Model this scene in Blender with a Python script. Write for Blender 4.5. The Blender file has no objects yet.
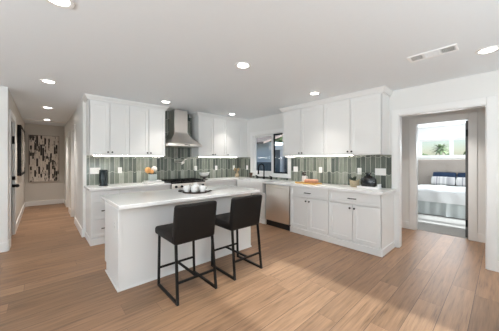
import bpy, bmesh, math, random
from mathutils import Vector, Matrix
random.seed(7)
PI = math.pi
SC = bpy.context.scene
COL = SC.collection

# ------------------------------------------------------------------ camera
EYE = 1.35
YAW = math.atan(207.5 / 229.0)
cam_d = bpy.data.cameras.new('camera')
cam = bpy.data.objects.new('camera', cam_d)
COL.objects.link(cam)
cam.location = (0, 0, EYE)
cam.rotation_euler = (PI / 2, 0, -YAW)
cam_d.sensor_fit = 'HORIZONTAL'
cam_d.sensor_width = 36.0
cam_d.lens = 229.0 / 499.0 * 36.0
cam_d.shift_y = -4.5 / 499.0
cam_d.clip_start = 0.05
cam_d.clip_end = 600
SC.camera = cam

# ------------------------------------------------------------------ view, sky, sun, window daylight, ceiling uplights
SC.view_settings.view_transform = 'Standard'
SC.view_settings.look = 'None'
SC.view_settings.gamma = 1.0
SC.view_settings.use_curve_mapping = False
SC.view_settings.exposure = 0.13
SC.cycles.use_denoising = True
SC.cycles.max_bounces = 10
SC.cycles.diffuse_bounces = 6
SC.cycles.glossy_bounces = 4
SC.cycles.transparent_max_bounces = 12
SC.cycles.caustics_reflective = False
SC.cycles.caustics_refractive = False
SC.cycles.sample_clamp_indirect = 6.0

world = bpy.data.worlds.new('sky')
SC.world = world
world.use_nodes = True
wn = world.node_tree
wn.nodes.clear()
w_out = wn.nodes.new('ShaderNodeOutputWorld')
w_bg = wn.nodes.new('ShaderNodeBackground')
w_sky = wn.nodes.new('ShaderNodeTexSky')
w_sky.sky_type = 'NISHITA'
w_sky.sun_disc = False
w_sky.sun_elevation = math.radians(38)
w_sky.sun_rotation = math.radians(170)
w_sky.air_density = 1.0
w_sky.dust_density = 1.2
w_bg.inputs['Strength'].default_value = 0.2
wn.links.new(w_sky.outputs[0], w_bg.inputs[0])
wn.links.new(w_bg.outputs[0], w_out.inputs[0])

SUN_DIR = Vector((0.0, math.cos(math.radians(24)), -math.sin(math.radians(24))))      # the way sunlight travels
sun_d = bpy.data.lights.new('sun', 'SUN')
sun_d.energy = 18.0
sun_d.angle = math.radians(2.2)
sun_d.color = (0.88, 0.96, 1.0)
sun = bpy.data.objects.new('sun', sun_d)
COL.objects.link(sun)
sun.location = (6, -8, 9)
sun.rotation_euler = SUN_DIR.to_track_quat('-Z', 'Y').to_euler()

def daylight(name, loc, direction, sx, sy, watts, color=(1, 1, 1)):
    d = bpy.data.lights.new(name, 'AREA')
    d.shape = 'RECTANGLE'; d.size = sx; d.size_y = sy; d.energy = watts; d.color = color
    o = bpy.data.objects.new(name, d); COL.objects.link(o)
    o.location = loc
    o.rotation_euler = Vector(direction).to_track_quat('-Z', 'Y').to_euler()
    return o

# area lamps added at doors and windows; first two aimed up to brighten ceiling
DAY = (0.84, 0.925, 0.975)
daylight('uplight_patio_door', (-0.1, -2.5, 1.05), (0, 1, 4.0), 4.8, 1.9, 265, DAY)
daylight('uplight_living_window', (-3.5, 0.8, 1.35), (1, 0, 4.0), 3.0, 1.6, 240, DAY)
daylight('daylight_bedroom_door', (6.55, -2.95, 1.05), (0, 1, 0.2), 1.5, 1.9, 90, (0.9, 0.96, 1.0))
daylight('daylight_bedroom_window', (9.36, 1.0, 1.77), (-1, 0, 0), 1.7, 0.55, 40, (0.9, 0.96, 1.0))
LAMP_W = 3.5           # each recessed ceiling lamp
STRIP = 28.0            # under-cabinet strip emission

# ------------------------------------------------------------------ helpers
class MB:
    def __init__(s):
        s.bm = bmesh.new()
    def box(s, x0, x1, y0, y1, z0, z1, bev=0.0, seg=2, fn=None):
        if x1 < x0: x0, x1 = x1, x0
        if y1 < y0: y0, y1 = y1, y0
        if z1 < z0: z0, z1 = z1, z0
        vs = [s.bm.verts.new(p) for p in ((x0, y0, z0), (x1, y0, z0), (x1, y1, z0), (x0, y1, z0),
                                          (x0, y0, z1), (x1, y0, z1), (x1, y1, z1), (x0, y1, z1))]
        fs = [s.bm.faces.new([vs[i] for i in q]) for q in ((3, 2, 1, 0), (4, 5, 6, 7), (0, 1, 5, 4), (1, 2, 6, 5), (2, 3, 7, 6), (3, 0, 4, 7))]
        allv = vs
        if bev > 0:
            es = list({e for f in fs for e in f.edges})
            r = bmesh.ops.bevel(s.bm, geom=es, offset=bev, segments=seg, profile=0.5, affect='EDGES')
            allv = list({v for f in r['faces'] for v in f.verts} | {v for v in vs if v.is_valid})
        if fn:
            for v in allv: v.co = fn(v.co.copy())
        return s
    def ring(s, c, ax, up, r, n, rz=None):
        ax = Vector(ax).normalized(); a = Vector(up); a = (a - ax * a.dot(ax)).normalized(); b = ax.cross(a)
        return [s.bm.verts.new(Vector(c) + a * math.cos(2 * PI * k / n) * r + b * math.sin(2 * PI * k / n) * (rz or r)) for k in range(n)]
    def bridge(s, r0, r1):
        n = len(r0)
        for k in range(n): s.bm.faces.new((r0[k], r0[(k + 1) % n], r1[(k + 1) % n], r1[k]))
    def cyl(s, p0, p1, r0, r1=None, n=16):
        p0, p1 = Vector(p0), Vector(p1); ax = p1 - p0
        up = (0, 0, 1) if abs(ax.normalized().z) < 0.9 else (1, 0, 0)
        a = s.ring(p0, ax, up, r0, n); b = s.ring(p1, ax, up, r0 if r1 is None else r1, n)
        s.bridge(a, b); s.bm.faces.new(a[::-1]); s.bm.faces.new(b)
        return s
    def tube(s, pts, r, n=8, radii=None):
        pts = [Vector(p) for p in pts]; prev = None; first = None
        up = Vector((0, 0, 1))
        t0 = (pts[1] - pts[0]).normalized()
        if abs(t0.z) > 0.9: up = Vector((1, 0, 0))
        for i, p in enumerate(pts):
            if i == 0: t = pts[1] - pts[0]
            elif i == len(pts) - 1: t = pts[-1] - pts[-2]
            else: t = (pts[i + 1] - p).normalized() + (p - pts[i - 1]).normalized()
            t.normalize()
            up = (up - t * up.dot(t)).normalized()
            rg = s.ring(p, t, up, radii[i] if radii else r, n)
            if prev: s.bridge(prev, rg)
            else: first = rg
            prev = rg
        s.bm.faces.new(first[::-1]); s.bm.faces.new(prev)
        return s
    def bar(s, p0, p1, w, h=None):                      # square section bar
        p0, p1 = Vector(p0), Vector(p1); ax = (p1 - p0).normalized(); h = h or w
        up = Vector((0, 0, 1)) if abs(ax.z) < 0.9 else Vector((1, 0, 0))
        a = (up - ax * up.dot(ax)).normalized(); b = ax.cross(a)
        q = ((-1, -1), (1, -1), (1, 1), (-1, 1))
        A = [s.bm.verts.new(p0 + a * i * h / 2 + b * j * w / 2) for i, j in q]
        B = [s.bm.verts.new(p1 + a * i * h / 2 + b * j * w / 2) for i, j in q]
        s.bridge(A, B); s.bm.faces.new(A[::-1]); s.bm.faces.new(B)
        return s
    def lathe(s, prof, c=(0, 0, 0), n=24, sx=1.0, sy=1.0):
        prev = None
        for r, z in prof:
            if r < 1e-5:
                rg = [s.bm.verts.new((c[0], c[1], c[2] + z))]
            else:
                rg = [s.bm.verts.new((c[0] + math.cos(2 * PI * k / n) * r * sx, c[1] + math.sin(2 * PI * k / n) * r * sy, c[2] + z)) for k in range(n)]
            if prev:
                if len(prev) == 1 and len(rg) > 1:
                    for k in range(n): s.bm.faces.new((prev[0], rg[(k + 1) % n], rg[k]))
                elif len(rg) == 1 and len(prev) > 1:
                    for k in range(n): s.bm.faces.new((prev[k], prev[(k + 1) % n], rg[0]))
                elif len(rg) > 1: s.bridge(prev, rg)
            prev = rg
        return s
    def ball(s, c, r, n=12, m=8):
        rx, ry, rz = (r, r, r) if not hasattr(r, '__len__') else r
        prof = [(math.sin(PI * i / m), -math.cos(PI * i / m)) for i in range(m + 1)]
        prof = [(a if a > 1e-5 else 0, b * rz) for a, b in prof]
        return s.lathe(prof, c, n, rx, ry)
    def loft(s, loops, caps=True):
        L = [[s.bm.verts.new(p) for p in lp] for lp in loops]
        for a, b in zip(L, L[1:]): s.bridge(a, b)
        if caps: s.bm.faces.new(L[0][::-1]); s.bm.faces.new(L[-1])
        return s
    def grid(s, nx, ny, fn):
        V = [[s.bm.verts.new(fn(i / nx, j / ny)) for i in range(nx + 1)] for j in range(ny + 1)]
        for j in range(ny):
            for i in range(nx): s.bm.faces.new((V[j][i], V[j][i + 1], V[j + 1][i + 1], V[j + 1][i]))
        return s
    def mesh(s, name, ang=38):
        bmesh.ops.recalc_face_normals(s.bm, faces=s.bm.faces[:])
        for f in s.bm.faces: f.smooth = True
        for e in s.bm.edges:
            if len(e.link_faces) != 2 or e.calc_face_angle(0) > math.radians(ang): e.smooth = False
        me = bpy.data.meshes.new(name); s.bm.to_mesh(me); s.bm.free()
        return me

def obj(name, mb, mat, parent=None, loc=(0, 0, 0), rz=0.0, ang=38):
    me = mb.mesh(name, ang); me.materials.append(mat)
    o = bpy.data.objects.new(name, me); COL.objects.link(o)
    o.location = loc; o.rotation_euler = (0, 0, rz)
    if parent: o.parent = parent
    return o
def part(name, mb, mat, parent, label=None, ang=38):
    o = obj(name, mb, mat, parent, ang=ang)
    if label: o['label'] = label
    return o
def tag(o, label, cat, group=None):
    o['label'] = label; o['category'] = cat
    if group: o['group'] = group
    return o
def thing(name, label, cat, loc=(0, 0, 0), rz=0.0, group=None):
    o = bpy.data.objects.new(name, None); COL.objects.link(o)
    o.empty_display_size = 0.1
    o.location = loc; o.rotation_euler = (0, 0, rz)
    return tag(o, label, cat, group)
def single(name, mb, mat, label, cat, loc=(0, 0, 0), rz=0.0, group=None, ang=38):
    return tag(obj(name, mb, mat, None, loc, rz, ang), label, cat, group)
def struct(name, mb, mat, parent=None):
    o = obj(name, mb, mat, parent)
    if not parent: o['kind'] = 'structure'
    return o
def dup(root, loc, rz=None, label=None, group=None):
    def cp(o, par):
        c = o.copy(); COL.objects.link(c)
        if par: c.parent = par
        for ch in o.children: cp(ch, c)
        return c
    c = cp(root, None)
    c.location = loc
    if rz is not None: c.rotation_euler = (0, 0, rz)
    if label: c['label'] = label
    if group: c['group'] = group
    return c

# ------------------------------------------------------------------ materials
def srgb(r, g, b):
    f = lambda c: (c / 255 / 12.92) if c <= 10.31 else ((c / 255 + 0.055) / 1.055) ** 2.4
    return (f(r), f(g), f(b), 1)
def mat(name, color, rough=0.5, metal=0.0, noise=0.0, nscale=20.0, bump=0.0, spec=0.5, coat=0.0, aniso=None):
    m = bpy.data.materials.new(name); m.use_nodes = True
    nt = m.node_tree; b = nt.nodes['Principled BSDF']
    b.inputs['Base Color'].default_value = color
    b.inputs['Roughness'].default_value = rough
    b.inputs['Metallic'].default_value = metal
    b.inputs['Specular IOR Level'].default_value = spec
    b.inputs['Coat Weight'].default_value = coat
    if noise or bump:
        tc = nt.nodes.new('ShaderNodeTexCoord'); mp = nt.nodes.new('ShaderNodeMapping')
        n = nt.nodes.new('ShaderNodeTexNoise')
        n.inputs['Scale'].default_value = nscale; n.inputs['Detail'].default_value = 4
        if aniso: mp.inputs['Scale'].default_value = aniso
        nt.links.new(tc.outputs['Object'], mp.inputs[0]); nt.links.new(mp.outputs[0], n.inputs['Vector'])
        if noise:
            r = nt.nodes.new('ShaderNodeMapRange')
            r.inputs[3].default_value = 1 - noise; r.inputs[4].default_value = 1 + noise
            mx = nt.nodes.new('ShaderNodeMix'); mx.data_type = 'RGBA'; mx.blend_type = 'MULTIPLY'
            mx.inputs[0].default_value = 1; mx.inputs[6].default_value = color
            nt.links.new(n.outputs['Fac'], r.inputs[0]); nt.links.new(r.outputs[0], mx.inputs[7]); nt.links.new(mx.outputs[2], b.inputs['Base Color'])
        if bump:
            bp = nt.nodes.new('ShaderNodeBump'); bp.inputs['Strength'].default_value = bump; bp.inputs['Distance'].default_value = 0.01
            nt.links.new(n.outputs['Fac'], bp.inputs['Height']); nt.links.new(bp.outputs[0], b.inputs['Normal'])
    return m
def emit(name, color, strength):
    m = bpy.data.materials.new(name); m.use_nodes = True
    b = m.node_tree.nodes['Principled BSDF']
    b.inputs['Base Color'].default_value = color
    b.inputs['Emission Color'].default_value = color; b.inputs['Emission Strength'].default_value = strength
    return m

class NG:                                              # small node-graph writer
    def __init__(s, m): s.nt = m.node_tree
    def n(s, t, **k):
        x = s.nt.nodes.new(t)
        for a, v in k.items(): setattr(x, a, v)
        return x
    def put(s, sock, v):
        if hasattr(v, 'is_linked'): s.nt.links.new(v, sock)
        else: sock.default_value = v
    def m(s, op, a, b=0.0, c=None):
        x = s.n('ShaderNodeMath', operation=op); s.put(x.inputs[0], a); s.put(x.inputs[1], b)
        if c is not None: s.put(x.inputs[2], c)
        return x.outputs[0]
    def comb(s, x, y, z=0.0):
        c = s.n('ShaderNodeCombineXYZ'); s.put(c.inputs[0], x); s.put(c.inputs[1], y); s.put(c.inputs[2], z); return c.outputs[0]
    def wn(s, vec):
        w = s.n('ShaderNodeTexWhiteNoise', noise_dimensions='3D'); s.put(w.inputs['Vector'], vec); return w.outputs['Value']
    def noise(s, vec, scale, detail=3.0):
        w = s.n('ShaderNodeTexNoise'); s.put(w.inputs['Vector'], vec); w.inputs['Scale'].default_value = scale; w.inputs['Detail'].default_value = detail
        return w.outputs['Fac']
    def ramp(s, fac, stops, interp='LINEAR'):
        r = s.n('ShaderNodeValToRGB'); r.color_ramp.interpolation = interp
        e = r.color_ramp.elements
        while len(e) < len(stops): e.new(0.5)
        for q, (p, c) in zip(e, stops): q.position = p; q.color = c
        s.put(r.inputs[0], fac); return r.outputs[0]
    def mix(s, fac, a, b, mode='MIX'):
        x = s.n('ShaderNodeMix', data_type='RGBA', blend_type=mode); s.put(x.inputs[0], fac); s.put(x.inputs[6], a); s.put(x.inputs[7], b); return x.outputs[2]
    def xyz(s):
        t = s.n('ShaderNodeTexCoord'); q = s.n('ShaderNodeSeparateXYZ'); s.nt.links.new(t.outputs['Object'], q.inputs[0]); return q.outputs

def planks_mat():
    m = mat('oak_planks', (1, 1, 1, 1), 0.42); g = NG(m); b = m.node_tree.nodes['Principled BSDF']
    x, y, z = g.xyz()
    W, Lg = 0.185, 1.45
    v = g.m('DIVIDE', y, W); row = g.m('FLOOR', v); fy = g.m('FRACT', v)
    off = g.m('MULTIPLY', g.wn(g.comb(row, 3.7)), 7.0)
    u = g.m('ADD', g.m('DIVIDE', x, Lg), off); colm = g.m('FLOOR', u); fx = g.m('FRACT', u)
    rnd = g.wn(g.comb(row, colm, 1.3))
    base = g.ramp(rnd, [(0.0, srgb(124, 95, 71)), (0.45, srgb(136, 104, 79)), (0.8, srgb(144, 111, 85)), (1.0, srgb(152, 119, 92))])
    sh = g.m('MULTIPLY', rnd, 31.0)
    grain = g.noise(g.comb(g.m('ADD', g.m('MULTIPLY', x, 1.6), sh), g.m('MULTIPLY', y, 22.0), sh), 1.6, 5.0)
    fine = g.noise(g.comb(g.m('ADD', g.m('MULTIPLY', x, 3.0), sh), g.m('MULTIPLY', y, 90.0), sh), 2.0, 3.0)
    gm = g.m('ADD', g.m('MULTIPLY', grain, 0.75), g.m('MULTIPLY', fine, 0.35))
    tint = g.ramp(gm, [(0.32, (0.44, 0.41, 0.38, 1)), (0.47, (0.86, 0.85, 0.84, 1)), (0.56, (1.0, 1.0, 1.0, 1)), (0.72, (1.25, 1.26, 1.27, 1))])
    c = g.mix(1.0, base, tint, 'MULTIPLY')
    gy = g.m('LESS_THAN', g.m('ABSOLUTE', g.m('SUBTRACT', fy, 0.5)), 0.487)
    gx = g.m('LESS_THAN', g.m('ABSOLUTE', g.m('SUBTRACT', fx, 0.5)), 0.4992)
    ok = g.m('MULTIPLY', gx, gy)
    c = g.mix(ok, srgb(88, 66, 52), c)
    g.put(b.inputs['Base Color'], c)
    g.put(b.inputs['Roughness'], g.m('ADD', 0.36, g.m('MULTIPLY', grain, 0.16)))
    bp = g.n('ShaderNodeBump'); bp.inputs['Strength'].default_value = 0.15; bp.inputs['Distance'].default_value = 0.003
    g.put(bp.inputs['Height'], ok); g.put(b.inputs['Normal'], bp.outputs[0])
    return m
def tile_mat():
    m = mat('glazed_picket_tile', (1, 1, 1, 1), 0.14); g = NG(m); b = m.node_tree.nodes['Principled BSDF']
    x, y, z = g.xyz()
    W, H = 0.079, 0.284
    u = g.m('DIVIDE', x, W); col = g.m('FLOOR', u); fx = g.m('FRACT', u)
    par = g.m('SUBTRACT', g.m('MULTIPLY', g.m('FLOORED_MODULO', col, 2.0), 2.0), 1.0)
    tri = g.m('SUBTRACT', 0.5, g.m('MULTIPLY', g.m('ABSOLUTE', g.m('SUBTRACT', fx, 0.5)), 2.0))
    zz = g.m('ADD', z, g.m('MULTIPLY', par, g.m('ADD', 0.008, g.m('MULTIPLY', tri, 0.02))))
    v = g.m('DIVIDE', zz, H); row = g.m('FLOOR', v); fz = g.m('FRACT', v)
    rnd = g.wn(g.comb(col, row, 0.5))
    c = g.ramp(rnd, [(0.0, srgb(80, 87, 83)), (0.3, srgb(106, 112, 105)), (0.6, srgb(126, 131, 122)), (0.85, srgb(146, 149, 140)), (1.0, srgb(168, 170, 162))])
    streak = g.noise(g.comb(g.m('MULTIPLY', x, 30.0), g.m('MULTIPLY', z, 5.0), rnd), 1.5, 3.0)
    c = g.mix(1.0, c, g.ramp(streak, [(0.3, (0.8, 0.82, 0.8, 1)), (0.7, (1.14, 1.14, 1.12, 1))]), 'MULTIPLY')
    gx = g.m('LESS_THAN', g.m('ABSOLUTE', g.m('SUBTRACT', fx, 0.5)), 0.46)
    gz = g.m('LESS_THAN', g.m('ABSOLUTE', g.m('SUBTRACT', fz, 0.5)), 0.489)
    ok = g.m('MULTIPLY', gx, gz)
    c = g.mix(ok, srgb(182, 182, 172), c)
    g.put(b.inputs['Base Color'], c)
    g.put(b.inputs['Roughness'], g.m('SUBTRACT', 0.55, g.m('MULTIPLY', ok, 0.43)))
    bp = g.n('ShaderNodeBump'); bp.inputs['Strength'].default_value = 0.25; bp.inputs['Distance'].default_value = 0.004
    g.put(bp.inputs['Height'], g.m('ADD', ok, g.m('MULTIPLY', streak, 0.8))); g.put(b.inputs['Normal'], bp.outputs[0])
    return m
def collage_mat():
    m = mat('black_and_cream_collage', (1, 1, 1, 1), 0.7); g = NG(m); b = m.node_tree.nodes['Principled BSDF']
    x, y, z = g.xyz()
    u = g.m('DIVIDE', x, 0.045); col = g.m('FLOOR', u)
    hs = g.m('ADD', 0.10, g.m('MULTIPLY', g.wn(g.comb(col, 5.0)), 0.14))
    v = g.m('ADD', g.m('DIVIDE', z, hs), g.m('MULTIPLY', g.wn(g.comb(col, 9.0)), 5.0)); row = g.m('FLOOR', v)
    r1 = g.wn(g.comb(col, row, 2.0))
    u2 = g.m('FLOOR', g.m('DIVIDE', x, 0.015)); v2 = g.m('FLOOR', g.m('DIVIDE', z, 0.06))
    r2 = g.wn(g.comb(u2, v2, 4.0))
    big = g.noise(g.comb(x, 0.0, z), 5.0, 2.0)
    mk = g.m('ADD', g.m('ADD', g.m('MULTIPLY', r1, 0.62), g.m('MULTIPLY', r2, 0.28)), g.m('MULTIPLY', g.m('SUBTRACT', big, 0.5), 0.5))
    c = g.ramp(mk, [(0.0, srgb(226, 218, 208)), (0.25, srgb(214, 204, 194)), (0.50, srgb(150, 136, 124)), (0.545, srgb(22, 20, 20))], 'CONSTANT')
    gap = g.m('GREATER_THAN', g.m('FRACT', u), 0.88)
    c = g.mix(gap, c, srgb(198, 188, 178))
    g.put(b.inputs['Base Color'], c)
    return m
def quartz_mat():
    m = mat('white_quartz', (1, 1, 1, 1), 0.16); g = NG(m); b = m.node_tree.nodes['Principled BSDF']
    x, y, z = g.xyz(); p = g.comb(x, y, z)
    n = g.noise(p, 2.2, 6.0)
    vein = g.m('ABSOLUTE', g.m('SUBTRACT', n, 0.5))
    g.put(b.inputs['Base Color'], g.ramp(vein, [(0.0, (0.88, 0.875, 0.865, 1)), (0.012, (0.905, 0.90, 0.895, 1)), (0.05, (0.915, 0.91, 0.905, 1))]))
    return m
def glass_mat(name, tint=(0.96, 0.98, 0.98, 1), k=0.07):
    m = bpy.data.materials.new(name); m.use_nodes = True; nt = m.node_tree; nt.nodes.clear()
    o = nt.nodes.new('ShaderNodeOutputMaterial'); t = nt.nodes.new('ShaderNodeBsdfTransparent'); gl = nt.nodes.new('ShaderNodeBsdfGlossy'); mx = nt.nodes.new('ShaderNodeMixShader')
    t.inputs[0].default_value = tint; gl.inputs['Roughness'].default_value = 0.02; mx.inputs[0].default_value = k
    nt.links.new(t.outputs[0], mx.inputs[1]); nt.links.new(gl.outputs[0], mx.inputs[2]); nt.links.new(mx.outputs[0], o.inputs[0])
    return m

M = {}
M['wall'] = mat('white_wall_paint', (0.79, 0.785, 0.77, 1), 0.7, noise=0.012, nscale=3)
M['hallwall'] = mat('greige_wall_paint', srgb(208, 202, 194), 0.7, noise=0.012, nscale=3)
M['ceiling'] = mat('ceiling_paint', (0.84, 0.875, 0.905, 1), 0.85, noise=0.012, nscale=30, bump=0.03)
M['trim'] = mat('white_trim_paint', (0.83, 0.825, 0.815, 1), 0.4, noise=0.01, nscale=5)
M['cab'] = mat('white_cabinet_paint', (0.83, 0.828, 0.82, 1), 0.38, noise=0.008, nscale=6)
M['floor'] = planks_mat()
M['tile'] = tile_mat()
M['quartz'] = quartz_mat()
M['black'] = mat('matte_black_metal', (0.006, 0.006, 0.0065, 1), 0.45, noise=0.1, nscale=60, spec=0.25)
M['steel'] = mat('brushed_stainless_steel', (0.88, 0.83, 0.78, 1), 0.32, 1.0, noise=0.05, nscale=3, aniso=(80, 80, 1))
M['steel_dark'] = mat('dark_steel_toe_plate', (0.03, 0.03, 0.032, 1), 0.4, 0.6, noise=0.1)
M['stool'] = mat('charcoal_upholstery', srgb(25, 21, 19), 0.6, noise=0.10, nscale=260, bump=0.08, spec=0.25)
M['plate'] = mat('white_plastic_plate', (0.86, 0.85, 0.83, 1), 0.35, noise=0.01)
M['slot'] = mat('socket_slot', (0.25, 0.245, 0.24, 1), 0.5, noise=0.05)
M['ceramic'] = mat('white_glazed_ceramic', (0.9, 0.89, 0.875, 1), 0.15, noise=0.02, nscale=10)
M['fireclay'] = mat('white_fireclay', (0.85, 0.845, 0.835, 1), 0.12, noise=0.01)
M['darkwood'] = mat('dark_stained_wood', srgb(52, 40, 34), 0.4, noise=0.25, nscale=8, aniso=(1, 12, 1))
M['yellowwood'] = mat('maple_board', srgb(206, 160, 84), 0.5, noise=0.18, nscale=6, aniso=(14, 1, 1))
M['bread'] = mat('glazed_loaf_crust', srgb(190, 140, 118), 0.6, noise=0.25, nscale=30, bump=0.3)
M['doorgrey'] = mat('dark_grey_door_paint', srgb(82, 80, 79), 0.45, noise=0.04, nscale=4)
M['whitedoor'] = mat('white_door_paint', (0.8, 0.79, 0.775, 1), 0.45, noise=0.01)
M['art'] = collage_mat()
M['blackframe'] = mat('black_frame_paint', (0.006, 0.006, 0.006, 1), 0.7, noise=0.1, spec=0.15)
M['glass'] = glass_mat('window_glass')
M['sun_dim'] = glass_mat('sun_dimming_glass', (0.72, 0.73, 0.72, 1))  # made-up pane tints, to weaken the sun on the kitchen floor
M['sun_dim_mid'] = glass_mat('sun_dimming_glass_mid', (0.52, 0.53, 0.52, 1))
M['sun_dim_dark'] = glass_mat('sun_dimming_glass_dark', (0.36, 0.37, 0.36, 1))
M['lens'] = emit('lamp_lens', (1, 0.97, 0.92, 1), 14.0)
M['led'] = emit('led_strip', (1, 0.95, 0.86, 1), STRIP)
M['carpet'] = mat('grey_carpet', srgb(140, 137, 133), 0.95, noise=0.18, nscale=180, bump=0.4)
M['linen'] = mat('grey_tufted_linen', srgb(160, 150, 142), 0.9, noise=0.10, nscale=120, bump=0.15)
M['quilt'] = mat('white_quilt', (0.80, 0.80, 0.80, 1), 0.9, noise=0.03, nscale=30, bump=0.25)
M['skirt'] = mat('pale_grey_bed_skirt', srgb(196, 201, 200), 0.9, noise=0.05, nscale=30)
M['navy'] = mat('navy_cotton', srgb(20, 42, 70), 0.85, noise=0.12, nscale=40)
M['leaf'] = mat('dark_green_leaf', srgb(34, 48, 36), 0.5, noise=0.3, nscale=12)
M['foliage'] = mat('garden_foliage', srgb(104, 128, 74), 0.7, noise=0.4, nscale=3)
M['palmleaf'] = mat('palm_frond', srgb(124, 142, 100), 0.7, noise=0.25, nscale=3)
M['bark'] = mat('palm_bark', srgb(120, 104, 88), 0.9, noise=0.3, nscale=6)

# ------------------------------------------------------------------ the rooms
CZ = 2.46
T = 0.12
def wall_along_y(mb, x0, x1, y0, y1, z0, z1, ops=()):   # ops: (ya, yb, za, zb)
    cur = y0
    for ya, yb, za, zb in sorted(ops):
        if ya > cur: mb.box(x0, x1, cur, ya, z0, z1)
        if za > z0: mb.box(x0, x1, ya, yb, z0, za)
        if zb < z1: mb.box(x0, x1, ya, yb, zb, z1)
        cur = yb
    if cur < y1: mb.box(x0, x1, cur, y1, z0, z1)
    return mb
def wall_along_x(mb, x0, x1, y0, y1, z0, z1, ops=()):
    cur = x0
    for xa, xb, za, zb in sorted(ops):
        if xa > cur: mb.box(cur, xa, y0, y1, z0, z1)
        if za > z0: mb.box(xa, xb, y0, y1, z0, za)
        if zb < z1: mb.box(xa, xb, y0, y1, zb, z1)
        cur = xb
    if cur < x1: mb.box(cur, x1, y0, y1, z0, z1)
    return mb

HL, HR, HE = -0.38, 0.535, 9.45          # hall left face, right face, end face
YB, XR = 4.98, 4.12                      # back wall face, right wall face
OPN = (0.13, 1.085, 0.0, 2.06)           # cased opening in the right wall
KW = (3.25, 4.41, 1.04, 2.02)            # kitchen window
BD = (0.38, 1.14, 0.0, 2.08)             # bedroom doorway
BW = (0.15, 1.86, 1.49, 2.04)            # bedroom window
XB, XE = 5.42, 9.4                       # bedroom doorway wall face, bedroom far wall face

fl = MB()
fl.box(-3.6, XR + T, -2.6, YB + T, -0.06, 0)
fl.box(HL - T, HR + T, YB + T, HE + T, -0.06, 0)
fl.box(XR + T, XB + 0.06, -0.7, 1.85, -0.06, 0)
struct('floor', fl, M['floor'])
c = MB()
c.box(-3.6, XR + T, -2.6, YB, CZ, CZ + 0.1)
c.box(HL - T, HR + T, YB, HE + T, CZ, CZ + 0.1)
c.box(XR + T, XB + T, -0.7, 1.85, CZ, CZ + 0.1)
struct('ceiling', c, M['ceiling'])
struct('wall_back', MB().box(HR, XR + T, YB + 0.001, YB + T, 0, CZ), M['wall'])
struct('wall_right', wall_along_y(MB(), XR + 0.001, XR + T, -2.6, YB, 0, CZ, [OPN, KW]), M['wall'])
struct('wall_front_left', MB().box(-3.6, HL, YB - 0.01, YB + T, 0, CZ), M['wall'])
LD = (5.24, 6.02, 0, 2.07)
struct('wall_hall_left', wall_along_y(MB(), HL - T, HL, YB + T, HE, 0, CZ, [LD]), M['hallwall'])
RD1, RD2 = (6.28, 6.98, 0, 2.05), (7.75, 8.5, 0, 2.05)
struct('wall_hall_right', wall_along_y(MB(), HR, HR + T, YB + T, HE, 0, CZ, [RD1, RD2]), M['wall'])
struct('wall_hall_end', MB().box(HL - T, HR + T, HE, HE + T, 0, CZ), M['hallwall'])
LW = (-0.7, 2.3, 0.5, 2.2)
struct('wall_left', wall_along_y(MB(), -3.72, -3.6, -2.6, YB, 0, CZ, [LW]), M['wall'])
PD = (-2.6, 2.44, 0, 2.2)
struct('wall_behind', wall_along_x(MB(), -3.6, XR, -2.72, -2.6, 0, CZ, [PD]), M['wall'])
# passage between kitchen and bedroom
struct('wall_passage_left', MB().box(XR + T, XB, 1.85, 1.97, 0, CZ), M['wall'])
struct('wall_passage_right', MB().box(XR + T, XB, -0.82, -0.7, 0, CZ), M['wall'])
struct('wall_bedroom_door', wall_along_y(MB(), XB, XB + T, -3.1, 2.4, 0, CZ, [BD]), M['wall'])
# bedroom
BSD = (5.85, 7.15, 0, 2.1)
struct('floor_bedroom', MB().box(XB + 0.06, XE, -3.1, 2.4, -0.06, 0.004), M['carpet'])
struct('ceiling_bedroom', MB().box(XB + T, XE + T, -3.22, 2.52, CZ, CZ + 0.1), M['ceiling'])
struct('wall_bedroom_far', wall_along_y(MB(), XE, XE + T, -3.1, 2.4, 0, CZ, [BW]), M['wall'])
struct('wall_bedroom_left', MB().box(XB + T, XE + T, 2.4, 2.52, 0, CZ), M['wall'])
struct('wall_bedroom_right', wall_along_x(MB(), XB + T, XE + T, -3.22, -3.1, 0, CZ, [BSD]), M['wall'])

# baseboards
BH, BT = 0.14, 0.014
def board(name, x0, x1, y0, y1):
    return struct(name, MB().box(x0, x1, y0, y1, 0, BH, 0.004, 1), M['trim'])
board('baseboard_front_left', -3.6, HL, YB - 0.01 - BT, YB - 0.01)
b = MB(); b.box(HL, HL + BT, YB + 0.0, LD[0] - 0.09, 0, BH); b.box(HL, HL + BT, LD[1] + 0.09, HE, 0, BH)
struct('baseboard_hall_left', b, M['trim'])
b = MB(); b.box(HR - BT, HR, YB, RD1[0] - 0.09, 0, BH); b.box(HR - BT, HR, RD1[1] + 0.09, RD2[0] - 0.09, 0, BH); b.box(HR - BT, HR, RD2[1] + 0.09, HE, 0, BH)
struct('baseboard_hall_right', b, M['trim'])
board('baseboard_hall_end', HL + BT, HR - BT, HE - BT, HE)
b = MB(); b.box(XB - BT, XB, -0.7, BD[0] - 0.1, 0, BH); b.box(XB - BT, XB, BD[1] + 0.1, 1.85, 0, BH)
struct('baseboard_passage', b, M['trim'])
b = MB(); b.box(XR - BT, XR, -2.6, OPN[0] - 0.09, 0, BH)
struct('baseboard_right', b, M['trim'])
board('baseboard_bedroom', XE - BT, XE, -3.1, 2.4)

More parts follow.
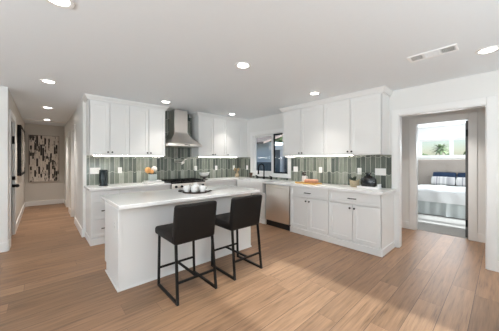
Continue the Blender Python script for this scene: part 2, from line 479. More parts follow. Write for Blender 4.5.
# casings round the openings
def casing_y(name, face, sgn, op, w=0.09, t=0.018, depth=T, sides=True):
    ya, yb, za, zb = op; m = MB(); x0, x1 = (face - t, face) if sgn < 0 else (face, face + t)
    m.box(x0, x1, ya - w, ya, 0, zb + w, 0.003, 1); m.box(x0, x1, yb, yb + w, 0, zb + w, 0.003, 1)
    m.box(x0, x1, ya, yb, zb, zb + w, 0.003, 1)
    # lining of the opening
    a0, a1 = (face, face + depth) if sgn < 0 else (face - depth, face)
    m.box(a0, a1, ya, ya + 0.012, 0, zb); m.box(a0, a1, yb - 0.012, yb, 0, zb); m.box(a0, a1, ya + 0.012, yb - 0.012, zb - 0.012, zb)
    return struct(name, m, M['trim'])
casing_y('trim_1', XR, -1, OPN)
casing_y('trim_2', XB, -1, BD, w=0.1)
casing_y('trim_3', HL, 1, LD)
casing_y('trim_4', HR, -1, RD1)
casing_y('trim_5', HR, -1, RD2)

# kitchen window: casing with a deep sill, two sashes, glass
def struct_empty(name, loc):
    o = bpy.data.objects.new(name, None); COL.objects.link(o); o.location = loc; o['kind'] = 'structure'; return o
w1 = struct_empty('window_1', (0, 0, 0))
ya, yb, za, zb = KW
m = MB(); x0, x1 = XR - 0.02, XR
m.box(x0, x1, ya - 0.085, ya, za - 0.075, zb + 0.085, 0.003, 1); m.box(x0, x1, yb, yb + 0.085, za - 0.075, zb + 0.085, 0.003, 1)
m.box(x0, x1, ya, yb, zb, zb + 0.085, 0.003, 1); m.box(x0, x1, ya, yb, za - 0.075, za, 0.003, 1)
part('window_casing', m, M['trim'], w1)
m = MB(); m.box(XR, XR + T, ya, ya + 0.012, za, zb); m.box(XR, XR + T, yb - 0.012, yb, za, zb); m.box(XR, XR + T, ya, yb, zb - 0.012, zb); m.box(XR - 0.03, XR + T, ya, yb, za, za + 0.015)
part('window_sill', m, M['trim'], w1)
def sash(xa, xb, y0, y1, z0, z1, fw):
    m = MB(); m.box(xa, xb, y0, y0 + fw, z0, z1); m.box(xa, xb, y1 - fw, y1, z0, z1); m.box(xa, xb, y0 + fw, y1 - fw, z1 - fw, z1); m.box(xa, xb, y0 + fw, y1 - fw, z0, z0 + fw); return m
ym = 3.775
part('window_sash', sash(XR + 0.045, XR + 0.08, ym - 0.02, yb - 0.012, za + 0.015, zb - 0.012, 0.045), M['trim'], w1)
part('screen_frame', sash(XR + 0.082, XR + 0.11, ya + 0.012, ym - 0.01, za + 0.015, zb - 0.012, 0.032), M['black'], w1, 'black frame of the sliding sash')
part('glass_pane', MB().box(XR + 0.06, XR + 0.064, ym + 0.03, yb - 0.06, za + 0.06, zb - 0.06), M['glass'], w1)
part('glass_pane', MB().box(XR + 0.095, XR + 0.099, ya + 0.044, ym - 0.042, za + 0.047, zb - 0.044), M['glass'], w1)
# bedroom window
w2 = struct_empty('window_2', (0, 0, 0)); ya, yb, za, zb = BW
ym = 1.06
part('window_frame', sash(XE + 0.02, XE + 0.09, ya, yb, za, zb, 0.05).box(XE + 0.02, XE + 0.09, ym - 0.045, ym + 0.045, za + 0.05, zb - 0.05), M['trim'], w2)
part('glass_pane', MB().box(XE + 0.05, XE + 0.055, ya + 0.05, ym - 0.045, za + 0.05, zb - 0.05), M['glass'], w2)
part('glass_pane', MB().box(XE + 0.05, XE + 0.055, ym + 0.045, yb - 0.05, za + 0.05, zb - 0.05), M['glass'], w2)
part('window_casing', MB().box(XE - 0.02, XE, ya - 0.07, yb + 0.07, za - 0.06, za, 0.003, 1).box(XE - 0.02, XE, ya - 0.07, yb + 0.07, zb, zb + 0.07, 0.003, 1).box(XE - 0.02, XE, yb, yb + 0.07, za, zb, 0.003, 1).box(XE - 0.02, XE, ya - 0.07, ya, za, zb, 0.003, 1), M['trim'], w2)

# doors
d1 = struct_empty('door_1', (HL, LD[1], 0))            # dark entry door in the hall's left wall
m = MB(); m.box(-0.06, -0.02, -(LD[1] - LD[0]) + 0.014, -0.014, 0.008, 2.055, 0.003, 1)
part('door_slab', m, M['doorgrey'], d1)
part('door_knob', MB().cyl((-0.02, -0.075, 0.90), (0.02, -0.075, 0.90), 0.028).ball((0.045, -0.075, 0.90), 0.032), M['black'], d1)
part('deadbolt', MB().cyl((-0.02, -0.075, 1.04), (0.022, -0.075, 1.04), 0.034), M['black'], d1)
part('door_viewer', MB().box(-0.02, 0.012, -0.1, -0.045, 1.66, 1.80, 0.004, 1), M['black'], d1)
d2 = struct_empty('door_2', (XB + 0.085, BD[0] + 0.012, 0))  # bedroom door standing open into the bedroom
part('door_slab', MB().box(0.0, 0.72, 0.0, 0.042, 0.012, 2.055, 0.003, 1), M['doorgrey'], d2)
part('door_hinge', MB().box(-0.006, 0.0, 0.004, 0.038, 1.78, 1.90).box(-0.006, 0.0, 0.004, 0.038, 0.2, 0.32), M['black'], d2)
for nm, op in (('door_3', RD1), ('door_4', RD2)):
    d = struct_empty(nm, (HR + 0.05, op[0], 0)); w = op[1] - op[0]
    mm = MB(); mm.box(0, 0.035, 0.014, w - 0.014, 0.008, 2.035, 0.003, 1)
    for z0, z1 in ((0.2, 0.95), (1.1, 1.9)): mm.box(-0.006, 0, 0.13, w - 0.13, z0, z1, 0.004, 1)
    part('door_slab', mm, M['whitedoor'], d)
    part('door_handle', MB().cyl((0, 0.075, 0.95), (-0.04, 0.075, 0.95), 0.022).bar((-0.04, 0.065, 0.95), (-0.04, 0.18, 0.95), 0.015), M['black'], d)

# glazing behind the camera
for nm, mb in (('window_3', sash(-3.69, -3.64, LW[0], LW[1], LW[2], LW[3], 0.05).box(-3.69, -3.64, 0.77, 0.83, LW[2], LW[3])),):
    struct(nm, mb, M['trim'])
d5 = struct_empty('door_5', (0, 0, 0))
m = MB()
for x0, x1, tint in ((-2.6, -1.0, 'sun_dim_dark'), (-1.0, 0.2, 'sun_dim_dark'), (0.2, 1.25, 'sun_dim_mid'), (1.25, 2.44, 'sun_dim')):  # panes darken leftward, added to fade out the sun patch
    m.box(x0, x0 + 0.03, -2.69, -2.64, 0, 2.2); m.box(x1 - 0.03, x1, -2.69, -2.64, 0, 2.2); m.box(x0 + 0.03, x1 - 0.03, -2.69, -2.64, 2.15, 2.2); m.box(x0 + 0.03, x1 - 0.03, -2.69, -2.64, 0, 0.05)
    part('glass_pane', MB().box(x0 + 0.03, x1 - 0.03, -2.668, -2.662, 0.05, 2.15), M[tint], d5)
part('door_frame', m, M['trim'], d5)
d6 = struct_empty('door_6', (0, 0, 0))
m = MB()
for x0, x1 in ((5.85, 6.5), (6.5, 7.15)):
    m.box(x0, x0 + 0.08, -3.19, -3.14, 0, 2.1); m.box(x1 - 0.08, x1, -3.19, -3.14, 0, 2.1); m.box(x0 + 0.08, x1 - 0.08, -3.19, -3.14, 2.04, 2.1); m.box(x0 + 0.08, x1 - 0.08, -3.19, -3.14, 0, 0.06)
part('door_frame', m, M['trim'], d6)

# ------------------------------------------------------------------ cabinets (local frame: x along the run, front faces -y, base at z=0)
RT = -PI / 2                                            # the right-hand run faces -x
def shaker(mb, x0, x1, z0, z1, rail=0.058, t=0.019, y=0.0):
    mb.box(x0, x0 + rail, y - t, y, z0, z1); mb.box(x1 - rail, x1, y - t, y, z0, z1)
    mb.box(x0 + rail, x1 - rail, y - t, y, z1 - rail, z1); mb.box(x0 + rail, x1 - rail, y - t, y, z0, z0 + rail)
    mb.box(x0 + rail, x1 - rail, y - t + 0.011, y, z0 + rail, z1 - rail)
    return mb
def knob_mb(x, z, y=-0.019):
    return MB().cyl((x, y, z), (x, y - 0.014, z), 0.006, n=10).cyl((x, y - 0.014, z), (x, y - 0.028, z), 0.0125, 0.0145, n=14)
def pull_mb(xc, z, w=0.13, y=-0.019):
    m = MB(); r = 0.006
    for s in (-1, 1): m.cyl((xc + s * (w / 2 - 0.012), y, z), (xc + s * (w / 2 - 0.012), y - 0.026, z), r, n=8)
    return m.box(xc - w / 2, xc + w / 2, y - 0.034, y - 0.022, z - 0.007, z + 0.007, 0.003, 1)
def crown_mb(pts, prof):
    """sweep a moulding profile (out, z) along an open polyline in plan, mitred; outward is the right-hand side"""
    P = [Vector((p[0], p[1])) for p in pts]; loops = []
    for i, p in enumerate(P):
        nr = []
        if i > 0: d = (P[i] - P[i - 1]).normalized(); nr.append(Vector((d.y, -d.x)))
        if i < len(P) - 1: d = (P[i + 1] - P[i]).normalized(); nr.append(Vector((d.y, -d.x)))
        n = nr[0] if len(nr) == 1 else (nr[0] + nr[1]) / (1 + nr[0].dot(nr[1]))
        loops.append([(p.x + n.x * o, p.y + n.y * o, z) for o, z in prof])
    return MB().loft(loops)
UZ0, UZ1 = 1.45, 2.385
CROWN = [(0.0, 0.0), (0.024, 0.0), (0.024, 0.014), (0.03, 0.02), (0.036, 0.036), (0.052, 0.052), (0.052, 0.058), (0.058, 0.058), (0.058, 0.074), (0.0, 0.074)]
def upper(label, loc, rz, w, doors, depth=0.33, left_ret=False, right_ret=False, knobs=(), filler=0.0):
    """doors: list of (x0, x1); knobs: 'l' or 'r' side per door"""
    t = thing('upper_cabinet', label, 'cabinet', loc, rz, 'white wall cabinets')
    h = UZ1 - UZ0
    part('cabinet_body', MB().box(0, w, 0.035, depth, 0, h).box(0, 0.005, 0, 0.035, 0, h).box(w - 0.005, w, 0, 0.035, 0, h).box(0.005, w - 0.005, 0, 0.035, 0, 0.005).box(0.005, w - 0.005, 0, 0.035, h - 0.022, h), M['cab'], t)
    if filler: part('filler_strip', MB().box(w - filler, w, -0.012, 0, 0, h), M['cab'], t)
    for (a, b), k in zip(doors, knobs):
        d = part('door', shaker(MB(), a + 0.0045, b - 0.0045, 0.004, h - 0.022), M['cab'], t)
        kx = a + 0.032 if k == 'l' else b - 0.032
        part('knob', knob_mb(kx, 0.055), M['black'], d, 'black knob')
    f = -0.004
    pts = ([(0, depth)] if left_ret else []) + [(0, f), (w, f)] + ([(w, depth)] if right_ret else [])
    part('crown_moulding', crown_mb(pts, [(o, h - 0.001 + z) for o, z in CROWN]), M['cab'], t)
    return t
yU = YB - 0.33
upper('double door white wall cabinet above the dark canister, leftmost on the back wall', (0.577, yU, UZ0), 0, 0.623, [(0.012, 0.308), (0.308, 0.623)], left_ret=True, knobs='rl')
upper('double door white wall cabinet touching the left side of the range hood', (1.20, yU, UZ0), 0, 0.672, [(0, 0.345), (0.345, 0.672)], right_ret=True, knobs='rl')
upper('double door white wall cabinet touching the right side of the range hood', (2.64, yU, UZ0), 0, 0.78, [(0, 0.40), (0.40, 0.78)], left_ret=True, knobs='rl')
upper('single door white wall cabinet in the corner between hood and window', (3.42, yU, UZ0), 0, XR - 3.42, [(0, 0.52)], knobs='l', filler=0.18)
xU = XR - 0.33
upper('double door white wall cabinet beside the window on the right wall', (xU, 3.124, UZ0), RT, 0.954, [(0, 0.466), (0.466, 0.954)], left_ret=True, knobs='rl')
upper('double door white wall cabinet nearest the cased opening on the right wall', (xU, 2.17, UZ0), RT, 0.956, [(0, 0.482), (0.482, 0.95)], right_ret=True, knobs='rl')

# under-cabinet strips
def strip(label, loc, rz, w):
    t = thing('under_cabinet_light', label, 'light', loc, rz, 'under-cabinet light strips')
    part('housing', MB().box(0, w, 0, 0.03, -0.006, 0), M['plate'], t)
    part('diffuser', MB().box(0.01, w - 0.01, 0.003, 0.027, -0.010, -0.006), M['led'], t, 'glowing warm white diffuser')
strip('glowing light strip under the wall cabinets left of the hood', (0.64, yU + 0.02, UZ0), 0, 1.2)
strip('glowing light strip under the wall cabinets right of the hood', (2.67, yU + 0.02, UZ0), 0, 1.12)
strip('glowing light strip under the right wall cabinets, between window and cased opening', (xU + 0.02, 3.08, UZ0), RT, 1.42)

# base cabinets
BZ = 0.872
def base(label, loc, rz, w, fronts, depth=0.59, toe_front=0.0, right_end=False, left_end=False, toe=True):
    """fronts: ('drawer'|'door', x0, x1, z0, z1, hardware) ; hardware 'p' pull, 'l'/'r' knob"""
    t = thing('base_cabinet', label, 'cabinet', loc, rz, 'white base cabinets')
    part('cabinet_body', MB().box(0, w, 0.035, depth, 0.0, BZ).box(0, 0.005, 0, 0.035, 0, BZ).box(w - 0.005, w, 0, 0.035, 0, BZ).box(0.005, w - 0.005, 0, 0.035, 0, 0.108).box(0.005, w - 0.005, 0, 0.035, BZ - 0.008, BZ), M['cab'], t)
    if toe:
        m = MB(); m.box(-0.012 if left_end else 0, w + (0.014 if right_end else 0), -0.026, 0, 0, 0.1, 0.004, 1)
        if right_end: m.box(w, w + 0.014, 0, depth, 0, 0.1, 0.003, 1)
        if left_end: m.box(-0.012, 0, 0, depth, 0, 0.1, 0.003, 1)
        part('toe_board', m, M['cab'], t)
    for kind, a, b, z0, z1, hw in fronts:
        d = part(kind, shaker(MB(), a + 0.0045, b - 0.0045, z0 + 0.0015, z1 - 0.0015, rail=0.058 if kind == 'door' else 0.045), M['cab'], t)
        if hw == 'p': part('pull', pull_mb((a + b) / 2, (z0 + z1) / 2), M['black'], d, 'black bar pull')
        elif hw in 'lr': part('knob', knob_mb(a + 0.034 if hw == 'l' else b - 0.034, z1 - 0.055), M['black'], d, 'black knob')
    return t
xF = 3.55
def two_door(w): return [('drawer', 0, w, 0.685, 0.862, 'p'), ('door', 0, w / 2, 0.115, 0.68, 'r'), ('door', w / 2, w, 0.115, 0.68, 'l')]
base('white base cabinet with drawer over two doors, next to the dishwasher', (xF, 2.737, 0), RT, 0.797, two_door(0.797), depth=XR - xF)
base('white base cabinet with drawer over two doors, at the open end by the cased opening', (xF, 1.94, 0), RT, 0.80, two_door(0.793), depth=XR - 0.022 - xF, right_end=True)
base('white sink base cabinet under the apron sink', (xF, 4.34, 0), RT, 0.955, [('door', 0.02, 0.48, 0.115, 0.655, 'r'), ('door', 0.48, 0.94, 0.115, 0.655, 'l')], depth=XR - xF)
bpy.data.objects['base_cabinet.002'].children[0].scale.z = 0.64 / BZ
yF = 4.395
base('white three drawer base cabinet at the left end of the back counter', (0.577, yF, 0), 0, 0.40, [('drawer', 0, 0.4, 0.685, 0.862, 'p'), ('drawer', 0, 0.4, 0.405, 0.68, 'p'), ('drawer', 0, 0.4, 0.118, 0.40, 'p')], depth=YB - yF, left_end=True)
base('white base cabinet between the drawer stack and the range', (0.977, yF, 0), 0, 0.893, two_door(0.893), depth=YB - yF)
base('white base cabinet between the range and the corner', (2.642, yF, 0), 0, 0.90, two_door(0.885), depth=YB - yF)
single('corner_cabinet', MB().box(3.56, XR, 4.40, YB, 0, BZ), M['cab'], 'blind white corner base cabinet behind the apron sink', 'cabinet')

# countertops
Z0, Z1 = 0.873, 0.914
single('countertop', MB().box(0.55, 1.872, 4.345, YB - 0.011, Z0, Z1, 0.004, 1), M['quartz'], 'white quartz countertop left of the range with the dark canister on it', 'countertop')
m = MB()
m.box(2.638, XR - 0.011, 4.345, YB - 0.011, Z0, Z1)
m.box(3.505, XR - 0.022, 1.107, 3.44, Z0, Z1)
m.box(3.93, XR - 0.011, 3.44, 4.345, Z0, Z1)
m.box(3.505, 3.93, 4.30, 4.345, Z0, Z1)
single('countertop', m, M['quartz'], 'white quartz countertop wrapping the corner from the range to the cased opening', 'countertop')

# tiled backsplash
m = MB(); y0, y1 = YB - 0.010, YB
m.box(0.588, 1.8735, y0, y1, Z1, UZ0 - 0.001); m.box(1.8735, 2.6385, y0, y1, 0.88, UZ1 - 0.01); m.box(1.934, 2.578, y0, y1, UZ1 - 0.01, CZ - 0.001); m.box(2.6385, XR, y0, y1, Z1, UZ0 - 0.001)
single('backsplash', m, M['tile'], 'green grey picket tile backsplash on the back wall, running up behind the hood', 'backsplash')
m = MB()                                              # local x runs towards the camera side, from the corner
t0 = -0.010
def rb(ya, yb, za, zb): m.box(YB - 0.01 - ya, YB - 0.01 - yb, t0, 0, za, zb)
rb(YB - 0.011, 4.497, Z1, UZ0 - 0.001); rb(4.497, 3.163, Z1, 0.964); rb(3.163, 1.18, Z1, UZ0 - 0.001)
single('backsplash', m, M['tile'], 'green grey picket tile backsplash on the right wall below the window and cabinets', 'backsplash', (XR, YB - 0.01, 0), RT)

# range hood
hood = thing('range_hood', 'stainless steel chimney range hood on the tiled back wall', 'range hood', (2.256, YB - 0.011, 1.66))
hw = 0.381
m = MB(); loops = []
def rrect(x, y0, z, bow=0.0, n=10):
    pts = [(-x, 0, z), (-x, y0 * 0.55, z)]
    for k in range(n + 1):
        u = -1 + 2 * k / n; pts.append((x * u, y0 - bow * (1 - u * u), z))
    pts += [(x, y0 * 0.55, z), (x, 0, z)]
    return pts
for s in range(0, 13):
    f = s / 12; e = f ** 0.42                             # bell profile: slow near the rim, steep near the chimney
    z = 0.05 + f * 0.27
    k = (1 - f) ** 1.55
    loops.append(rrect(0.155 + (hw - 0.155) * k, -(0.26 + (0.49 - 0.26) * k), z, 0.05 * k))
m.loft([rrect(hw, -0.49, 0.0, 0.05), rrect(hw, -0.49, 0.05, 0.05)] + loops[1:])
part('canopy', m, M['steel'], hood, ang=50)
part('chimney', MB().box(-0.152, 0.152, -0.255, 0, 0.32, CZ - 1.66, 0.003, 1), M['steel'], hood)
part('control_buttons', MB().box(-0.06, 0.06, -0.544, -0.538, 0.018, 0.036), M['black'], hood)

# slide-in range
rg = thing('range', 'stainless steel slide-in gas range with black cooktop below the hood', 'range', (1.876, 4.345, 0))
part('oven_body', MB().box(0.0, 0.758, 0.03, YB - 4.345 - 0.012, 0.05, 0.90), M['steel'], rg)
part('cooktop', MB().box(-0.001, 0.759, 0.0, YB - 4.345 - 0.012, 0.90, 0.922, 0.004, 1), M['black'], rg)
od = part('oven_door', MB().box(0.006, 0.752, -0.012, 0.03, 0.2, 0.76, 0.006), M['steel'], rg)
part('oven_window', MB().box(0.12, 0.64, -0.016, -0.012, 0.34, 0.62), M['black'], od)
part('oven_handle', MB().cyl((0.06, -0.06, 0.70), (0.70, -0.06, 0.70), 0.013).cyl((0.09, -0.06, 0.70), (0.09, -0.012, 0.70), 0.009).cyl((0.67, -0.06, 0.70), (0.67, -0.012, 0.70), 0.009), M['steel'], od)
part('control_panel', MB().box(0.0, 0.758, -0.03, 0.03, 0.775, 0.90, 0.008), M['steel'], rg)
part('drawer', MB().box(0.006, 0.752, -0.008, 0.03, 0.055, 0.19, 0.005), M['steel'], rg)
for x in (0.08, 0.20, 0.38, 0.56, 0.68):
    part('knob', MB().cyl((x, -0.03, 0.84), (x, -0.062, 0.84), 0.024, 0.021), M['black'], rg)
for x0 in (0.02, 0.265, 0.51):
    m = MB()
    for yy in (0.06, 0.3, 0.54): m.box(x0, x0 + 0.228, yy - 0.006, yy + 0.006, 0.935, 0.952)
    for xx in (x0 + 0.006, x0 + 0.114, x0 + 0.222): m.box(xx - 0.006, xx + 0.006, 0.055, 0.545, 0.935, 0.952)
    for xx in (x0 + 0.006, x0 + 0.222):
        for yy in (0.06, 0.54): m.box(xx - 0.006, xx + 0.006, yy - 0.006, yy + 0.006, 0.922, 0.936)
    part('grate', m, M['black'], rg)

# dishwasher
dw = thing('dishwasher', 'stainless steel dishwasher between the sink and the drawers', 'dishwasher', (xF, 3.378, 0), RT)
W = 0.634
part('tub', MB().box(0.004, W - 0.004, 0.02, XR - xF - 0.02, 0.012, 0.868), M['steel_dark'], dw)
d = part('door', MB().box(0.006, W - 0.006, -0.028, 0.02, 0.115, 0.862, 0.006), M['steel'], dw)
part('pocket_handle', MB().box(0.05, W - 0.05, -0.048, -0.034, 0.80, 0.828, 0.005).box(0.07, 0.10, -0.036, -0.027, 0.803, 0.825).box(W - 0.10, W - 0.07, -0.036, -0.027, 0.803, 0.825), M['steel'], d)
part('toe_plate', MB().box(0.006, W - 0.006, -0.004, 0.02, 0.0, 0.108), M['steel_dark'], dw, 'black toe plate')

# apron sink
sk = thing('farmhouse_sink', 'white apron front farmhouse sink below the window', 'sink', (xF, 4.292, 0.655), RT)
W, D, H = 0.845, 0.375, 0.258
m = MB(); 
m.box(0, W, -0.062, -0.03, 0, H, 0.01, 2); m.box(0, 0.03, -0.03, D, 0, H); m.box(W - 0.03, W, -0.03, D, 0, H)
m.box(0.03, W - 0.03, D - 0.03, D, 0, H); m.box(0.03, W - 0.03, -0.03, D - 0.03, 0, 0.03)
part('basin', m, M['fireclay'], sk)
part('drain', MB().cyl((W / 2, 0.17, 0.03), (W / 2, 0.17, 0.034), 0.045), M['steel'], sk)

# faucet
fc = thing('kitchen_faucet', 'black gooseneck bridge faucet in front of the window', 'faucet', (3.99, 3.88, Z1))
pts = [(0, 0, 0), (0, 0, 0.24)] + [(-0.095 + 0.095 * math.cos(a), 0, 0.27 + 0.095 * math.sin(a)) for a in [PI * k / 10 for k in range(11)]] + [(-0.19, 0, 0.2)]
part('spout', MB().tube(pts, 0.015, 12).cyl((0, 0, 0), (0, 0, 0.05), 0.027), M['black'], fc)
part('spray_head', MB().cyl((-0.19, 0, 0.21), (-0.19, 0, 0.12), 0.016, 0.022), M['black'], fc)
part('bridge', MB().tube([(0.0, -0.24, 0.032), (0.0, 0.24, 0.032)], 0.011, 10), M['black'], fc)
for s in (-1, 1):
    h = part('handle', MB().cyl((0, s * 0.24, 0), (0, s * 0.24, 0.065), 0.026, 0.022).bar((0, s * 0.24, 0.07), (-0.07, s * 0.24, 0.085), 0.014), M['black'], fc)

# pot filler
pf = thing('pot_filler', 'steel wall-mounted pot filler arm above the range', 'faucet', (2.42, YB - 0.011, 1.32))
part('wall_flange', MB().cyl((0, 0, 0), (0, -0.02, 0), 0.032).cyl((0, -0.02, 0), (0, -0.06, 0), 0.012), M['steel'], pf)
part('arm', MB().tube([(0, -0.06, 0), (0, -0.06, 0.05), (-0.13, -0.1, 0.05), (-0.26, -0.14, 0.05)], 0.009, 8), M['steel'], pf)
part('spout', MB().tube([(-0.26, -0.14, 0.07), (-0.26, -0.14, 0.01), (-0.20, -0.2, 0.01), (-0.14, -0.24, 0.0), (-0.14, -0.24, -0.05)], 0.009, 8), M['steel'], pf)
part('lever', MB().bar((0, -0.06, 0.055), (0.05, -0.08, 0.065), 0.01), M['steel'], pf)

# outlets and switches
def plate(label, loc, rz, gangs, kind):
    w = 0.07 + 0.046 * (gangs - 1)
    t = thing('wall_plate' if kind != 'outlet' else 'outlet', label, 'outlet' if kind == 'outlet' else 'switch', loc, rz, 'white outlets and switch plates')
    part('cover_plate', MB().box(-w / 2, w / 2, -0.006, 0, -0.057, 0.057, 0.002, 1), M['plate'], t)
    for g_ in range(gangs):
        xc = -0.023 * (gangs - 1) + 0.046 * g_
        if kind == 'outlet' or (kind == 'mixed' and g_ == gangs - 1):
            for s in (-1, 1):
                r = part('receptacle', MB().box(xc - 0.016, xc + 0.016, -0.009, -0.006, s * 0.021 - 0.015, s * 0.021 + 0.015, 0.001, 1), M['plate'], t)
                part('slot', MB().box(xc - 0.008, xc - 0.005, -0.0095, -0.009, s * 0.021 - 0.006, s * 0.021 + 0.006).box(xc + 0.005, xc + 0.008, -0.0095, -0.009, s * 0.021 - 0.006, s * 0.021 + 0.006), M['slot'], r)
        else:
            part('rocker', MB().box(xc - 0.016, xc + 0.016, -0.010, -0.006, -0.033, 0.033, 0.002, 1), M['plate'], t)
    return t
yO, zO = YB - 0.010, 1.172
plate('wide white switch plate on the tile behind the dark canister', (0.715, yO, zO), 0, 3, 'mixed')
o1 = plate('white outlet on the tile between the dark canister and the flower box', (1.118, yO, zO), 0, 1, 'outlet')
dup(o1, (2.75, yO, zO), 0, 'white outlet on the tile just right of the range hood')
dup(o1, (3.338, yO, zO), 0, 'white outlet on the back wall tile below the pair of cabinet knobs')
dup(o1, (3.918, yO, zO), 0, 'white outlet on the back wall tile closest to the corner')
xO = XR - 0.010
dup(o1, (xO, 4.63, zO), RT, 'white outlet on the right wall tile between corner and window')
plate('double white switch plate on the tile just right of the window', (xO, 3.03, zO), RT, 2, 'switch')
dup(o1, (xO, 2.428, zO), RT, 'white outlet on the right wall tile beyond the cutting board')
dup(o1, (xO, 1.673, zO), RT, 'white outlet on the right wall tile above the woven planter')
plate('wide white switch plate on the tile at the cased opening end', (xO, 1.34, zO), RT, 3, 'switch')

# ------------------------------------------------------------------ island and stools
isl = thing('kitchen_island', 'white panelled kitchen island with overhanging white quartz top', 'island', (0.587, 2.66, 0))
IW, ID = 1.85, 0.70
part('island_body', MB().box(0.018, IW - 0.018, 0.018, ID - 0.02, 0.10, BZ).box(0.018, IW - 0.018, 0.018, ID - 0.09, 0, 0.10), M['cab'], isl)
part('end_panel', MB().box(0, 0.018, 0, ID, 0.10, BZ).box(0, 0.018, 0, ID - 0.09, 0, 0.10), M['cab'], isl)
part('end_panel', MB().box(IW - 0.018, IW, 0, ID, 0.10, BZ).box(IW - 0.018, IW, 0, ID - 0.09, 0, 0.10), M['cab'], isl)
part('back_panel', MB().box(0.018, IW - 0.018, 0.0, 0.018, 0, BZ), M['cab'], isl)
part('corner_trim', MB().box(-0.006, 0.03, -0.006, 0.03, 0.0, BZ, 0.002, 1), M['cab'], isl)
part('shoe_trim', MB().box(-0.014, IW + 0.008, -0.014, -0.006, 0, 0.02, 0.003, 1).box(-0.014, -0.006, -0.006, ID - 0.09, 0, 0.02, 0.003, 1).box(IW, IW + 0.008, -0.006, ID - 0.09, 0, 0.02), M['cab'], isl)
for k in range(4):
    w = (IW - 0.036) / 4; x0 = 0.018 + k * w
    bx = MB()
    shaker(bx, x0 + 0.002, x0 + w - 0.002, 0.115, 0.862)
    for v in bx.bm.verts: v.co.y = ID - 0.02 - v.co.y
    part('door', bx, M['cab'], isl)
part('countertop', MB().box(-0.035, IW + 0.035, -0.165, ID + 0.075, Z0, Z1, 0.004, 1), M['quartz'], isl, 'white quartz top')
dup(o1, (0.587, 2.80, 0.66), -PI / 2 , 'white outlet low on the left end of the island')

def make_stool(label, loc, rz=0.0):
    t = thing('bar_stool', label, 'stool', loc, rz, 'charcoal counter stools at the island')
    W = 0.45; hx = W / 2                               # local: front (towards island) +y, back -y
    yf, yb = 0.25, -0.25
    sw = 0.022
    part('seat', MB().box(-hx - 0.01, hx + 0.01, -0.19, 0.30, 0.55, 0.635, 0.028, 4), M['stool'], t)
    def lean(v):
        f = (v.z - 0.54) / 0.39
        v.y = v.y - 0.06 * f
        return v
    part('backrest', MB().box(-hx - 0.004, hx + 0.004, -0.198, -0.12, 0.545, 0.93, 0.026, 4, fn=lean), M['stool'], t)
    for s in (-1, 1):
        x = s * (hx - 0.012)
        part('leg', MB().bar((x, yf - 0.02, 0.011), (s * (hx - 0.022), yf - 0.015, 0.56), sw), M['black'], t)
        part('leg', MB().bar((x, yb + 0.012, 0.011), (s * (hx - 0.022), yb + 0.07, 0.56), sw), M['black'], t)
        part('floor_runner', MB().bar((x, yb + 0.001, 0.011), (x, yf - 0.009, 0.011), sw), M['black'], t)
    x = hx - 0.018; zs = 0.195
    part('footrest', MB().bar((-x, yf - 0.027, zs), (x, yf - 0.027, zs), sw * 0.85), M['black'], t)
    part('footrest', MB().bar((-x, yb + 0.032, zs), (x, yb + 0.032, zs), sw * 0.85), M['black'], t)
    part('stretcher', MB().bar((0, yf - 0.03, zs), (0, yb + 0.034, zs), sw * 0.85), M['black'], t)
    part('seat_rail', MB().box(-hx + 0.02, hx - 0.02, yb + 0.08, yf - 0.01, 0.538, 0.552), M['black'], t)
    return t
st = make_stool('charcoal upholstered counter stool at the left, nearer the island corner', (1.152, 2.275, 0))
dup(st, (1.832, 2.275, 0), 0, 'charcoal upholstered counter stool at the right, nearer the dishwasher')

# ------------------------------------------------------------------ tray of cups on the island
ang = -YAW
tr = thing('serving_tray', 'dark wooden oval tray with handles holding white cups on the island', 'tray', (1.565, 2.845, Z1), ang)
part('tray_base', MB().lathe([(0, 0), (0.16, 0), (0.185, 0.02), (0.178, 0.022), (0.155, 0.008), (0, 0.008)], n=36, sx=1.0, sy=0.72), M['darkwood'], tr)
for s in (-1, 1):
    part('handle', MB().tube([(s * 0.175, -0.045, 0.018), (s * 0.215, -0.04, 0.026), (s * 0.225, 0, 0.028), (s * 0.215, 0.04, 0.026), (s * 0.175, 0.045, 0.018)], 0.007, 8), M['darkwood'], tr)
def on_tray(lx, ly): 
    return (1.565 + lx * math.cos(ang) - ly * math.sin(ang), 2.845 + lx * math.sin(ang) + ly * math.cos(ang), Z1 + 0.0095)
def make_cup(label, loc, rz):
    t = thing('cup', label, 'cup', loc, rz, 'white cups on the island tray')
    part('bowl', MB().lathe([(0, 0), (0.028, 0), (0.034, 0.008), (0.042, 0.04), (0.045, 0.088), (0.042, 0.088), (0.039, 0.04), (0.03, 0.012), (0, 0.01)], n=24), M['ceramic'], t)
    part('handle', MB().tube([(0.041, 0, 0.07), (0.062, 0, 0.072), (0.07, 0, 0.05), (0.06, 0, 0.028), (0.04, 0, 0.025)], 0.0055, 8), M['ceramic'], t)
    return t
cp = make_cup('white ceramic cup at the left of the island tray', on_tray(-0.105, -0.02), ang + 2.6)
dup(cp, on_tray(0.105, -0.02), ang + 0.5, 'white ceramic cup at the right of the island tray')
dup(cp, on_tray(0.0, -0.055), ang - 0.9, 'white ceramic cup in the middle front of the island tray')
tp = thing('teapot', 'small white teapot standing behind the cups on the tray', 'teapot', on_tray(0.0, 0.055), ang)
part('pot', MB().lathe([(0, 0), (0.035, 0), (0.052, 0.03), (0.054, 0.06), (0.043, 0.092), (0.03, 0.1), (0, 0.1)], n=24), M['ceramic'], tp)
part('lid', MB().lathe([(0.032, 0.1), (0.028, 0.108), (0.01, 0.115), (0.007, 0.122), (0.011, 0.13), (0, 0.134)], n=20), M['ceramic'], tp)
part('spout', MB().tube([(-0.045, 0, 0.04), (-0.07, 0, 0.06), (-0.082, 0, 0.09)], 0.008, 8, radii=[0.012, 0.009, 0.006]), M['ceramic'], tp)
part('handle', MB().tube([(0.048, 0, 0.08), (0.075, 0, 0.082), (0.082, 0, 0.055), (0.07, 0, 0.03), (0.05, 0, 0.03)], 0.006, 8), M['ceramic'], tp)

